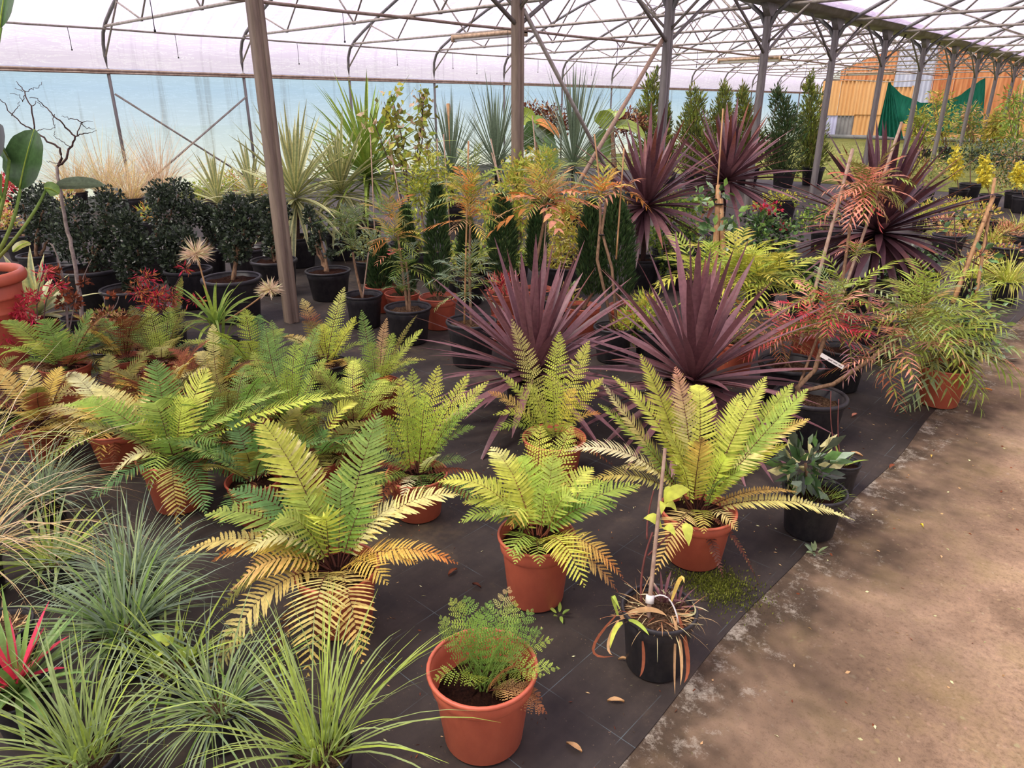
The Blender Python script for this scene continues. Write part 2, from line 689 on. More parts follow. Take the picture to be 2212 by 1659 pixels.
# ---- frames: hoops with trusses, shared meshes
hoop = MB()
tube(hoop, np.stack([HPf[:, 0], np.zeros(len(HPf)), HPf[:, 1]], -1), 0.033, 8)
hoop_me = hoop.mesh('hoop', 'galvanised')
ch = MB()
tube(ch, [(0.30, 0, 3.0), (SPAN / 2, 0, 3.0), (SPAN - 0.30, 0, 3.0)], 0.025, 6)
chord_me = ch.mesh('bottom_chord', 'steel_pipe')
cn = [1.9, 4.1, 6.35, 8.55]
hn = [0.95, 3.0, 5.225, 7.45, 9.5]
webs = []
for i, c in enumerate(cn):
    for h in (hn[i], hn[i + 1]):
        w = MB()
        tube(w, [(c, 0, 2.995), ((c + h) / 2, 0, (2.995 + hz(h)) / 2), (h, 0, hz(h) - 0.01)], 0.0155, 5)
        webs.append(w.mesh('strut', 'steel_pipe'))
for s in (0, 1):
    w = MB()
    a, b = (0.02, 2.5), (1.1, 3.43)
    if s:
        a, b = (SPAN - a[0], a[1]), (SPAN - b[0], b[1])
    tube(w, [(a[0], 0, a[1]), ((a[0] + b[0]) / 2, 0, (a[1] + b[1]) / 2), (b[0], 0, b[1])], 0.018, 5)
    webs.append(w.mesh('knee_strut', 'steel_pipe'))
brk = MB()
box(brk, (-0.035, -0.012, 2.97), (0.035, 0.012, 3.03))
brk_me = brk.mesh('gusset_plate', 'galvanised')
post = MB()
tube(post, [(0, 0, 0), (0, 0, 1.2), (0, 0, 2.3)], 0.031, 8)
post_me = post.mesh('side_post', 'column_grey')

ORD = ['first', 'second', 'third', 'fourth', 'fifth', 'sixth', 'seventh', 'eighth', 'ninth', 'tenth', 'eleventh', 'twelfth', 'thirteenth', 'fourteenth', 'fifteenth', 'sixteenth', 'seventeenth', 'eighteenth', 'nineteenth']


def nth(y):
    return ORD[int(round((FR[-1] - y) / BAY))]


for y in FR:
    for x0, lab, grp in ((WX, f'{nth(y)} truss hoop from the orange end wall, over the bay with the blue film wall', 'hoops of the bay beside the blue film wall'),
                         (CX, f'{nth(y)} truss hoop from the orange end wall, over the concrete aisle', 'hoops over the concrete aisle')):
        t = thing('roof_hoop', lab, 'roof frame', (x0, y, 0), grp)
        inst('hoop', hoop_me, t)
        inst('bottom_chord', chord_me, t)
        for c in cn:
            inst('gusset_plate', brk_me, t, (c, 0, 0))
        for w in webs:
            inst(w.name.split('.')[0], w, t)
    o = inst('side_post', post_me, None, (WX, y, 0))
    tag(o, f'{nth(y)} round steel post from the orange end wall against the blue film wall', 'post', 'side posts along the blue film wall')

# ---- columns of the middle row with knee braces and caps
colm = MB()
w = 0.045
prof = np.array([(-w, -w), (w, -w), (w, -0.012), (w - 0.012, -0.012), (w - 0.012, 0.012), (w, 0.012), (w, w), (0.012, w), (0.012, w - 0.01), (-0.012, w - 0.01), (-0.012, w), (-w, w)])
prof = np.concatenate([prof, [(-w, 0.012), (-w + 0.01, 0.012), (-w + 0.01, -0.012), (-w, -0.012)]])
# grooved shaft: extruded outline
zz = np.array([0, 1.5, 3.0])
V = np.concatenate([np.concatenate([prof, np.full((len(prof), 1), z)], 1) for z in zz])
n = len(prof)
q = [(i * n + j, i * n + (j + 1) % n, (i + 1) * n + (j + 1) % n, (i + 1) * n + j) for i in range(2) for j in range(n)]
colm.add(V, q)
shaft_me = colm.mesh('shaft', 'column_steel', smooth=False)
colm2 = MB()
colm2.add(V, q)
shaft_grey = colm2.mesh('shaft', 'column_grey', smooth=False)
kb = {}
for s in (-1, 1):
    b = MB()
    tube(b, [(0, s * 0.04, 2.38), (0, s * 0.65, 2.74), (0, s * 1.28, 3.07)], 0.021, 6)
    kb[s] = b.mesh('knee_brace', 'column_grey')
cap = MB()
cp = np.array([(-0.05, 2.86), (0.05, 2.86), (0.22, 3.03), (-0.22, 3.03)])
for sx in (-0.05, 0.05):
    cap.add([(sx, p[0], p[1]) for p in cp], [(0, 1, 2, 3)])
V8 = [(sx, p[0], p[1]) for sx in (-0.05, 0.05) for p in cp]
cap.add(V8, [(0, 4, 5, 1), (1, 5, 6, 2), (2, 6, 7, 3), (3, 7, 4, 0)])
cap_me = cap.mesh('cap_plate', 'column_grey', smooth=False)
col_lab = {0: 'weathered steel column standing between the dark shrubs and the ferns',
           1: 'weathered steel column with crossed brace behind the standard plants'}
for k, y in enumerate(FR):
    i = k - 3
    t = thing('support_column', col_lab.get(i, f'{nth(y)} grey steel column from the orange end wall, under the valley gutter'), 'column', (CX, y, 0),
              'columns under the valley gutter')
    if i in col_lab:
        del t['group']
    inst('shaft', shaft_me if i < 2 else shaft_grey, t)
    inst('knee_brace', kb[-1], t)
    inst('knee_brace', kb[1], t)
    inst('cap_plate', cap_me, t)

# ---- valley gutter with its edge pipes
g = thing('valley_gutter', 'long galvanised valley gutter carried by the row of columns', 'gutter', (CX, Y0, 3.0))
gm = MB()
sec = np.array([(-0.27, 3.16), (-0.20, 3.03), (0.20, 3.03), (0.27, 3.16)])
ys = np.linspace(YB, YE, 40)
P = np.zeros((40, 4, 3))
P[..., 0], P[..., 1], P[..., 2] = CX + sec[:, 0], ys[:, None], sec[:, 1]
grid_sheet(gm, P)
P2 = P[:, ::-1].copy()
P2[..., 2] += 0.012
grid_sheet(gm, P2)
gm.build('channel', 'gutter_steel', g)
for s in (-1, 1):
    e = MB()
    tube(e, [(CX + s * 0.27, YB, 3.17), (CX + s * 0.27, 15, 3.17), (CX + s * 0.27, YE, 3.17)], 0.035, 8)
    e.build('edge_pipe', 'steel_pipe', g)

# ---- rails and pipes along the house
for x, lab in ((WX, 'grey steel eave rail where roof film meets the blue side film'), (CX + SPAN, 'grey steel eave rail above the right film wall')):
    e = MB()
    box(e, (x - 0.03, YB, 2.225), (x + 0.035, YE, 2.285))
    box(e, (x + 0.005, YB, 2.20), (x + 0.045, YE, 2.23))
    tag(e.build('eave_rail', 'rusty_pipe'), lab, 'rail')


def long_pipe(x, z, r, mat, lab):
    e = MB()
    ys = np.linspace(YB + 0.1, YE - 0.2, 37)
    sag = -0.01 * np.sin((ys - Y0) / BAY * math.pi) ** 2
    tube(e, np.stack([np.full(37, x), ys, z + sag], -1), r, 6)
    return tag(e.build('irrigation_pipe', mat), lab, 'pipe')


long_pipe(WX + 0.28, 2.955, 0.02, 'steel_pipe', 'pale pipe running along the hoops next to the blue film wall')
long_pipe(-9.83, 2.955, 0.026, 'rusty_pipe', 'brownish pipe running under the trusses along the middle of the bay')
long_pipe(0.35, 2.955, 0.02, 'steel_pipe', 'pale pipe running under the trusses above the concrete aisle')
# thin wires above
for x, z, lab in ((WX + 3.4, 4.235, 'thin wire strung across the hoops on the slope above the blue film wall'), (WX + 6.7, 4.305, 'thin wire strung across the hoops on the slope towards the gutter')):
    e = MB()
    tube(e, [(x, YB, z), (x, 15, z), (x, YE, z)], 0.006, 4)
    tag(e.build('purlin_wire', 'dark_twig'), lab, 'wire', 'wires strung across the hoops')

# hanging mist nozzles
nz = MB()
tube(nz, [(0, 0, 0), (0.004, 0.002, -0.2), (0, 0, -0.42)], 0.006, 4)
tube(nz, [(0, 0, -0.42), (0, 0, -0.45)], 0.014, 5)
nz_me = nz.mesh('mist_hose', 'black_tie')
for x, z, lab, ks in ((WX + 0.28, 2.94, 'short black mist hose hanging beside the blue film wall', [5.0, 6.9, 9.6, 12.4, 14.3, 15.2, 17.8, 20.5, 23.2]),
                      (-9.83, 2.935, 'short black mist hose hanging from the brownish middle pipe', [4.2, 7.0, 10.6, 14.1, 17.6, 21.1, 24.6, 28.1])):
    for i, y in enumerate(ks):
        tag(inst('mist_hose', nz_me, None, (x, y, z), 0, (1, 1, 0.8 + 0.3 * rng.random())), f'{ORD[len(ks) - 1 - i]} mist hose from the orange end wall, ' + lab[lab.index('hanging'):], 'hose', lab.replace('short black mist hose', 'mist hoses'))

# strip lights under the trusses
simple('fitting_body', (206, 178, 146), 0.6, 0.4, c2=(150, 122, 96), scale=14, stretch=(1, 6, 1))
simple('fitting_white', (224, 220, 214), 0.4, 0.4, var=0.1)
for y, x0, nm in ((FR[6], -11.85, 'second'), (FR[10], -11.6, 'third'), (FR[15] - 1.0, -12.1, 'far')):
    lab = {'second': 'dusty beige strip light behind the weathered column with the crossed brace',
           'third': 'dusty beige strip light above the hedge of tall conifers',
           'far': 'dusty beige strip light in front of the orange corrugated end wall'}[nm]
    t = thing('strip_light', lab, 'light', (x0, y, 2.9))
    b = MB()
    box(b, (x0, y - 0.05, 2.915), (x0 + 2.0, y + 0.05, 2.985))
    b.build('housing', 'fitting_body', t, smooth=False)
    b = MB()
    c0 = np.array([(x0 + 0.06, y, 2.895), (x0 + 1.0, y, 2.895), (x0 + 1.94, y, 2.895)])
    tube(b, c0, 0.03, 8)
    b.build('tube', 'fitting_white', t)
    for s in (0.0, 1.95):
        b = MB()
        box(b, (x0 + s, y - 0.055, 2.86), (x0 + s + 0.05, y + 0.055, 2.99))
        b.build('end_cap', 'fitting_body', t, smooth=False)

# crossed braces between the second and third column
ya, yb = FR[4], FR[5]
for p, q, mt, lab in (((ya + 0.05, 2.5), (yb - 0.35, 0.05), 'steel_pipe', 'greenish steel brace pipe sloping down from the column with the cap to the ground'),
                      ((yb - 0.05, 2.42), (ya + 0.3, 0.05), 'weathered_cane', 'pale brace bar sloping down to the left, crossing the greenish pipe')):
    e = MB()
    dx = 0.03 if mt == 'steel_pipe' else -0.03
    tube(e, [(CX + dx, p[0], p[1]), (CX + dx, (p[0] + q[0]) / 2, (p[1] + q[1]) / 2), (CX + dx, q[0], q[1])], 0.022 if mt == 'steel_pipe' else 0.026, 6)
    tag(e.build('brace_bar', mt), lab, 'brace')
# crossed braces on the side wall
wa, wb = FR[4], FR[5]
for p, q, lab in (((wa + 0.03, 1.85), (wb - 0.1, 0.05), 'steel cross brace falling towards the far end on the blue film wall'),
                  ((wb - 0.03, 1.83), (wa + 0.1, 0.05), 'steel cross brace falling towards the tall dry grass on the blue film wall')):
    e = MB()
    s = 0.05 if 'far' in lab else 0.085
    tube(e, [(WX + s, p[0], p[1]), (WX + s, (p[0] + q[0]) / 2, (p[1] + q[1]) / 2), (WX + s, q[0], q[1])], 0.02, 6)
    tag(e.build('cross_brace', 'steel_pipe'), lab, 'brace')

# ================================================================ GROUND
def concrete():
    m, nt = new_mat('concrete_aisle')
    v = coords(nt)
    f = noise(nt, v, 1.6, 5.0, 0.6)
    r = ramp(nt, [(0.34, rgba((150, 124, 100))), (0.5, rgba((194, 162, 132))), (0.66, rgba((224, 190, 158)))])
    nt.links.new(f, r.inputs['Fac'])
    f2 = noise(nt, v, 48.0, 10.0, 0.85)
    r2 = ramp(nt, [(0.36, (0.5, 0.47, 0.44, 1)), (0.5, (0.95, 0.95, 0.95, 1)), (0.66, (1.3, 1.26, 1.16, 1))])
    nt.links.new(f2, r2.inputs['Fac'])
    c = mixc(nt, 1.0, r.outputs['Color'], r2.outputs['Color'], 'MULTIPLY')
    f4 = noise(nt, v, 3.2, 5.0, 0.7)
    r4 = ramp(nt, [(0.47, (0, 0, 0, 1)), (0.72, (0.62,) * 3 + (1,))])
    nt.links.new(f4, r4.inputs['Fac'])
    c = mixc(nt, r4.outputs['Color'], c, rgba((138, 122, 66)))
    vo = node(nt, 'ShaderNodeTexVoronoi', Scale=34.0)
    wv = node(nt, 'ShaderNodeTexNoise', Scale=9.0, Detail=3.0)
    nt.links.new(v, wv.inputs['Vector'])
    nt.links.new(mixc(nt, 0.1, v, wv.outputs['Color']), vo.inputs['Vector'])
    r3 = ramp(nt, [(0.10, (0.55,) * 3 + (1,)), (0.22, (0, 0, 0, 1))])
    nt.links.new(vo.outputs['Distance'], r3.inputs['Fac'])
    sp = mixc(nt, 0.5, vo.outputs['Color'], rgba((214, 186, 140)))
    sp = mixc(nt, 0.75, sp, rgba((206, 178, 132)))
    c = mixc(nt, r3.outputs['Color'], c, sp)
    # colour darkens towards the mat edge, with pale lichen there
    sx = nt.nodes.new('ShaderNodeSeparateXYZ')
    nt.links.new(v, sx.inputs['Vector'])
    mr = node(nt, 'ShaderNodeMapRange')
    mr.inputs['From Min'].default_value = -0.74
    mr.inputs['From Max'].default_value = 0.35
    mr.inputs['To Min'].default_value = 0.80
    mr.inputs['To Max'].default_value = 0.0
    nt.links.new(sx.outputs['X'], mr.inputs['Value'])
    f5 = noise(nt, v, 3.0, 10.0, 0.75)
    mm = node(nt, 'ShaderNodeMath', operation='MULTIPLY')
    nt.links.new(f5, mm.inputs[0])
    nt.links.new(mr.outputs['Result'], mm.inputs[1])
    r5 = ramp(nt, [(0.14, (0, 0, 0, 1)), (0.40, (0.88,) * 3 + (1,))])
    nt.links.new(mm.outputs['Value'], r5.inputs['Fac'])
    c = mixc(nt, r5.outputs['Color'], c, rgba((58, 50, 42)))
    f6 = noise(nt, v, 9.0, 10.0, 0.85)
    m6 = node(nt, 'ShaderNodeMath', operation='MULTIPLY')
    nt.links.new(f6, m6.inputs[0])
    mr2 = node(nt, 'ShaderNodeMapRange')
    mr2.inputs['From Min'].default_value = -0.74
    mr2.inputs['From Max'].default_value = -0.2
    mr2.inputs['To Min'].default_value = 1.12
    mr2.inputs['To Max'].default_value = 0.75
    nt.links.new(sx.outputs['X'], mr2.inputs['Value'])
    nt.links.new(mr2.outputs['Result'], m6.inputs[1])
    r6 = ramp(nt, [(0.56, (0, 0, 0, 1)), (0.68, (0.7,) * 3 + (1,))])
    nt.links.new(m6.outputs['Value'], r6.inputs['Fac'])
    c = mixc(nt, r6.outputs['Color'], c, rgba((206, 196, 176)))
    finish(nt, c, 0.9, 0.15, bump=f2, bump_d=0.006, bump_s=0.8)
    M['concrete_aisle'] = m


concrete()


def weed_mat():
    m, nt = new_mat('weed_mat')
    v = coords(nt)
    f = noise(nt, v, 2.2, 6.0, 0.7)
    r = ramp(nt, [(0.36, rgba((44, 39, 37))), (0.58, rgba((64, 56, 50))), (0.74, rgba((96, 82, 66)))])
    nt.links.new(f, r.inputs['Fac'])
    # light and shade of long faint folds, painted into the flat sheet's colour
    mp = nt.nodes.new('ShaderNodeMapping')
    mp.inputs['Scale'].default_value = (9.0, 0.5, 1)
    nt.links.new(v, mp.inputs['Vector'])
    ff = noise(nt, mp.outputs['Vector'], 1.0, 4.0)
    rf = ramp(nt, [(0.35, (0.74,) * 3 + (1,)), (0.65, (1.15,) * 3 + (1,))])
    nt.links.new(ff, rf.inputs['Fac'])
    c = mixc(nt, 1.0, r.outputs['Color'], rf.outputs['Color'], 'MULTIPLY')
    # woven marker threads every 0.25 m
    sx = nt.nodes.new('ShaderNodeSeparateXYZ')
    nt.links.new(v, sx.inputs['Vector'])
    brk = noise(nt, v, 6.0, 3.0)
    for ax, per in (('X', 0.26), ('Y', 0.26)):
        a = node(nt, 'ShaderNodeMath', operation='PINGPONG')
        a.inputs[1].default_value = per / 2
        nt.links.new(sx.outputs[ax], a.inputs[0])
        b = node(nt, 'ShaderNodeMath', operation='LESS_THAN')
        b.inputs[1].default_value = 0.0012
        nt.links.new(a.outputs[0], b.inputs[0])
        k = ramp(nt, [(0.42, (0, 0, 0, 1)), (0.64, (0.4,) * 3 + (1,))])
        nt.links.new(brk, k.inputs['Fac'])
        mu = node(nt, 'ShaderNodeMath', operation='MULTIPLY')
        nt.links.new(b.outputs[0], mu.inputs[0])
        nt.links.new(k.outputs['Color'], mu.inputs[1])
        c = mixc(nt, mu.outputs[0], c, rgba((120, 142, 146)))
    # specks of dry debris and sandy dirt
    f3 = noise(nt, v, 120.0, 3.0, 0.6)
    r3 = ramp(nt, [(0.69, (0, 0, 0, 1)), (0.76, (0.8,) * 3 + (1,))])
    nt.links.new(f3, r3.inputs['Fac'])
    c = mixc(nt, r3.outputs['Color'], c, rgba((142, 120, 94)))
    f4 = noise(nt, v, 1.1, 6.0, 0.75)
    r4 = ramp(nt, [(0.56, (0, 0, 0, 1)), (0.72, (0.5,) * 3 + (1,))])
    nt.links.new(f4, r4.inputs['Fac'])
    c = mixc(nt, r4.outputs['Color'], c, rgba((92, 80, 58)))
    wv = node(nt, 'ShaderNodeTexWave', Scale=160.0)
    nt.links.new(v, wv.inputs['Vector'])
    finish(nt, c, 0.62, 0.3, bump=wv.outputs['Fac'], bump_d=0.0006, bump_s=0.4)
    M['weed_mat'] = m


weed_mat()


def lawn_mat():
    m, nt = new_mat('lawn')
    v = coords(nt)
    f = noise(nt, v, 1.5, 8.0, 0.75)
    r = ramp(nt, [(0.34, rgba((96, 104, 56))), (0.5, rgba((134, 140, 74))), (0.68, rgba((160, 156, 96)))])
    nt.links.new(f, r.inputs['Fac'])
    f2 = noise(nt, v, 60.0, 5.0)
    finish(nt, r.outputs['Color'], 0.95, 0.1, bump=f2, bump_d=0.03)
    M['lawn'] = m


lawn_mat()


def slab(name, x0, x1, y0, y1, z0, z1, mat, kind='structure', n=2):
    mb = MB()
    box(mb, (x0, y0, z0), (x1, y1, z1))
    o = mb.build(name, mat, smooth=False)
    o['kind'] = kind
    return o


slab('floor', WX - 0.1, CX + SPAN + 0.1, YB - 0.1, YE + 0.2, -0.12, 0.0, 'concrete_aisle')
slab('ground_outside', -70, 60, -60, 110, -0.3, -0.125, 'lawn')
# woven ground cover: one wide sheet with a slightly wavy edge along the aisle
ys = np.linspace(YB, 17.0, 260)
edge = -0.745 + 0.012 * np.sin(ys * 2.1) + 0.008 * np.sin(ys * 5.3 + 1)
xs = np.linspace(0, 1, 30)
P = np.zeros((len(ys), 30, 3))
P[..., 0] = edge[:, None] + (WX + 0.05 - edge[:, None]) * xs
P[..., 1] = ys[:, None]
P[..., 2] = 0.004
mb = MB()
grid_sheet(mb, P[:, ::-1])
e0 = P[:, :1].copy()
e1 = e0.copy()
e1[..., 2] = 0.0
grid_sheet(mb, np.concatenate([e0, e1], 1))
struct(mb.build('floor_weed_mat', 'weed_mat'))
slab('floor_weed_mat.001', 1.6, CX + SPAN - 0.05, YB, YE - 0.2, 0, 0.004, 'weed_mat')
# lawn at the far end
slab('floor_lawn', WX + 0.02, -1.2, 17.0, YE - 0.2, 0, 0.012, 'lawn')

# ================================================================ PLANT BUILDERS
def leafc(c, gain=1.32):
    return np.minimum(lin(c) * gain, 0.92)


PAL = {k: leafc(v) for k, v in dict(
    yg=(196, 204, 88), lg=(164, 184, 80), g=(120, 152, 72), bg=(98, 134, 74), dg=(64, 92, 52), ol=(128, 128, 62), py=(228, 208, 132), oy=(214, 184, 96),
    cr=(232, 216, 162), br=(98, 60, 48), rb=(134, 78, 54), og=(206, 136, 70), pk=(212, 96, 92), sal=(220, 150, 122), rd=(176, 44, 60), mag=(206, 56, 84),
    pu=(96, 62, 66), pl=(136, 96, 98), pd=(68, 44, 50), tan=(196, 158, 112), straw=(206, 176, 124), bl=(128, 146, 120), gg=(146, 164, 112), yel=(236, 204, 74),
    var=(206, 200, 140), yu=(104, 118, 92), pg=(140, 158, 66), nd=(186, 184, 78), blk=(40, 50, 40), sh=(62, 72, 56), cy=(58, 78, 46), ds=(220, 200, 168), dr=(206, 178, 150), gr=(150, 168, 104)).items()}


def cstops(stops, t):
    """colour along t from [(position, palette key or rgb)]"""
    if isinstance(stops, str):
        stops = [(0, stops)]
    ts = [s[0] for s in stops]
    cs = np.array([PAL[s[1]] if isinstance(s[1], str) else s[1] for s in stops])
    return np.stack([np.interp(t, ts, cs[:, k]) for k in range(3)], -1)


def frond(parent, base, tip, lift=0.1, wid=0.09, n=26, style='toothed', cols='g', rach='br', name='frond', up=None, s0=0.12, droop=0.12,
          fill=0.40, vee=0.12, stiff=0.45, prof=None, mat='fern_leaf', mb=None, ang=(6, 36), curl=0.0, sway=0.035, pw=0.44):
    """a fern frond or pinnate leaf: midrib from base to tip with leaflets on both sides"""
    base, tip = np.asarray(base, float), np.asarray(tip, float)
    out = tip - base
    L = np.linalg.norm(out)
    ctrl = base + out * stiff + ZUP * lift + rng.normal(0, sway * L, 3)
    NR = 20
    R = bez(base, ctrl, tip, NR)
    if curl:
        R[:, 2] -= curl * np.clip((np.linspace(0, 1, NR) - 0.7) / 0.3, 0, 1) ** 2
    T = unit(np.gradient(R, axis=0))
    h = np.array([out[0], out[1], 0.0])
    ref = ZUP * 0.8 - unit(h) * 0.5 if up is None else np.asarray(up, float)
    S = unit(np.cross(T, ref))
    Nn = np.cross(S, T)
    own = mb is None
    if own:
        mb = MB()
    tt = np.linspace(0, 1, NR)
    rc = PAL[rach] if isinstance(rach, str) else rach
    rr = np.interp(tt, [0, 1], [0.0034, 0.0008]) * (L / 0.5) ** 0.5
    tube(mb, R, rr, 3, np.broadcast_to(rc, (NR, 3)), caps=False)
    t = np.linspace(s0, 0.985, n)
    t = np.repeat(t, 2)
    sg = np.tile([1.0, -1.0], n)
    t = np.clip(t + (sg > 0) * 0.25 / n + rng.normal(0, 0.08 / n, 2 * n), 0, 1)
    K = 2 * n
    ii = lambda A: np.stack([np.interp(t, tt, A[:, k]) for k in range(3)], -1)
    Cc, Tt, Ss, Nm = ii(R), unit(ii(T)), unit(ii(S)), unit(ii(Nn))
    pr = prof or ([0, .08, .3, .6, .85, 1], [.5, .68, 1, .92, .5, .06])
    Lp = wid * np.interp((t - s0) / (1 - s0), *pr) * rng.uniform(0.9, 1.06, K)
    a = np.radians(np.interp(t, [0, 1], ang)) + rng.normal(0, 0.05, K)
    d = unit(sg[:, None] * Ss * np.cos(a)[:, None] + Tt * np.sin(a)[:, None] + Nm * (vee + rng.normal(0, 0.05, K))[:, None])
    sd = unit(Tt * np.cos(a)[:, None] - sg[:, None] * Ss * np.sin(a)[:, None] + Nm * rng.normal(0.22, 0.12, K)[:, None])
    spc = L * (1 - s0) / n
    hw = fill * spc * np.interp((t - s0) / (1 - s0), [0, .8, 1], [1, .95, .6])
    base_c = cstops(cols, t) * rng.uniform(0.84, 1.12, (K, 1)) * rng.uniform(0.78, 1.08) * np.array([rng.uniform(.92, 1.08), 1.0, rng.uniform(.8, 1.15)])
    if style == 'bi':
        m = 6
        u = np.linspace(0.08, 0.96, m)
        P = Cc[:, None] + d[:, None] * (Lp[:, None] * u)[..., None] - Nm[:, None] * (droop * Lp[:, None] * u ** 2)[..., None]
        pl = hw[:, None] * np.interp(u, [0, .2, .7, 1], [1.1, 1.35, .9, .25])
        for s in (1, -1):
            dd = unit(sd * s * 0.85 + d * 0.5)[:, None].repeat(m, 1)
            q = P + dd * pl[..., None]
            w = (Lp / m * pw)[:, None, None] * unit(d)[:, None] * np.ones((1, m, 1))
            mid = P + dd * (pl * 0.5)[..., None]
            V = np.stack([P - w * .6, mid - w + Nm[:, None] * (pl * .12)[..., None], q - w * .3, q + w * .3, mid + w + Nm[:, None] * (pl * .12)[..., None], P + w * .6], 2).reshape(-1, 3)
            b = np.arange(K * m)[:, None] * 6
            mb.add(V, np.concatenate([b + [0, 1, 4, 5], b + [1, 2, 3, 4]]), None, np.repeat(np.repeat(base_c, m, 0) * rng.uniform(.93, 1.06, (K * m, 1)), 6, 0))
    else:
        if style == 'toothed':
            u = np.array([0, .12, .24, .36, .48, .6, .72, .84, 1])
            wp = np.array([.75, 1.05, .78, 1.05, .76, .95, .62, .6, .05])
        elif style == 'leaflet':
            u = np.array([0, .25, .6, 1])
            wp = np.array([.25, 1.0, .8, .04])
        else:
            u = np.array([0, .3, .65, 1])
            wp = np.array([.85, 1.0, .7, .06])
        P = Cc[:, None] + d[:, None] * (Lp[:, None] * u)[..., None] - Nm[:, None] * (droop * Lp[:, None] * u ** 2)[..., None] \
            + Tt[:, None] * (0.10 * Lp[:, None] * u ** 2)[..., None]
        Sv = sd[:, None] * (hw[:, None] * wp)[..., None]
        Dv = Nm[:, None] * (0.25 * hw[:, None] * wp)[..., None]
        cc = base_c[:, None] * np.interp(u, [0, 1], [0.94, 1.08])[None, :, None]
        wilt = ((rng.random(K) < .22)[:, None] * np.clip((u - .55) / .45, 0, 1))[..., None]
        cc = cc * (1 - wilt) + wilt * PAL['oy'] * .8
        blades(mb, P, Sv, Dv, cc)
    if own:
        return mb.build(name, mat, parent)
    return mb


def sword(C, az, el, L, w, bend, N=9, twist=0.0, keel=0.3, power=1.6, tipw=0.03, wp=None):
    """centre line, width vectors and fold of sword leaves; all arguments arrays of K"""
    K = len(az)
    u = np.linspace(0, 1, N)
    e = el[:, None] - bend[:, None] * u[None] ** power
    hd = np.stack([np.cos(az), np.sin(az)], -1)
    dx = np.cos(e)
    dz = np.sin(e)
    step = (L / (N - 1))[:, None]
    X = np.concatenate([np.zeros((K, 1)), np.cumsum((dx[:, 1:] + dx[:, :-1]) / 2, 1)], 1) * step
    Z = np.concatenate([np.zeros((K, 1)), np.cumsum((dz[:, 1:] + dz[:, :-1]) / 2, 1)], 1) * step
    P = np.zeros((K, N, 3))
    P[..., :2] = hd[:, None] * X[..., None]
    P[..., 2] = Z
    P += np.asarray(C, float).reshape(-1, 1, 3)
    side = np.stack([-np.sin(az), np.cos(az), np.zeros(K)], -1)
    nrm = np.zeros((K, N, 3))
    nrm[..., :2] = -hd[:, None] * dz[..., None]
    nrm[..., 2] = dx
    pw = wp if wp is not None else np.interp(u, [0, .12, .35, .65, .88, 1], [.62, .75, 1, .85, .4, tipw])
    wv = w[:, None] * pw
    tw = np.asarray(twist)
    ct, st = np.cos(tw), np.sin(tw)
    Sv = side[:, None] * (wv * (ct[:, None] if tw.ndim else ct))[..., None] + nrm * (wv * (st[:, None] if tw.ndim else st))[..., None]
    Dv = nrm * (wv * keel)[..., None]
    return P, Sv, Dv, u


def spikes(parent, C, n, L=(0.5, 0.7), el=(5, 88), w=0.02, bend=(0.1, 0.6), cols=('pu', 'pl'), tip=None, name='leaf', separate=True, mat='sword_leaf',
           N=9, az0=0.0, keel=0.3, kind=None, elp=1.0, rise=0.0, mb=None, wp=None, edge=None):
    """a rosette of sword leaves: upright ones in the middle, spreading and hanging ones outside"""
    k = np.arange(n)
    f = (k + 0.5) / n
    az = az0 + k * 2.39996 + rng.normal(0, 0.12, n)
    e = np.radians(el[1] + (el[0] - el[1]) * f ** elp) + rng.normal(0, 0.07, n)
    Ls = rng.uniform(*L, n)
    b = bend[0] + (bend[1] - bend[0]) * f + rng.normal(0, 0.06, n)
    ws = w * rng.uniform(0.8, 1.12, n)
    Cs = np.asarray(C, float) + np.stack([np.cos(az), np.sin(az), np.zeros(n)], -1) * 0.012 + ZUP * (rise * (1 - f))[:, None]
    P, S, D, u = sword(Cs, az, e, Ls, ws, b, N, rng.normal(0, 0.2, n), keel, wp=wp)
    ca, cb = PAL[cols[0]], PAL[cols[1]]
    mixf = rng.random(n)[:, None]
    base = (ca * (1 - mixf) + cb * mixf) * rng.uniform(0.82, 1.12, (n, 1))
    cc = np.repeat(base[:, None], N, 1)
    if tip is not None:
        ft = np.clip((u - tip[1]) / (1 - tip[1]), 0, 1)[None, :, None] * (rng.random(n) < tip[2])[:, None, None]
        cc = cc * (1 - ft) + PAL[tip[0]] * ft
    if edge is not None:                  # cream margins
        ce = np.broadcast_to(PAL[edge], cc.shape)
        cc = np.stack([ce, cc, ce], 2)
    if not separate:
        own = mb is None
        if own:
            mb = MB()
        blades(mb, P, S, D, cc)
        return mb.build(name, mat, parent, kind) if own else mb
    for i in range(n):
        b_ = MB()
        blades(b_, P[i:i + 1], S[i:i + 1], D[i:i + 1], cc[i:i + 1])
        b_.build(name, mat, parent)


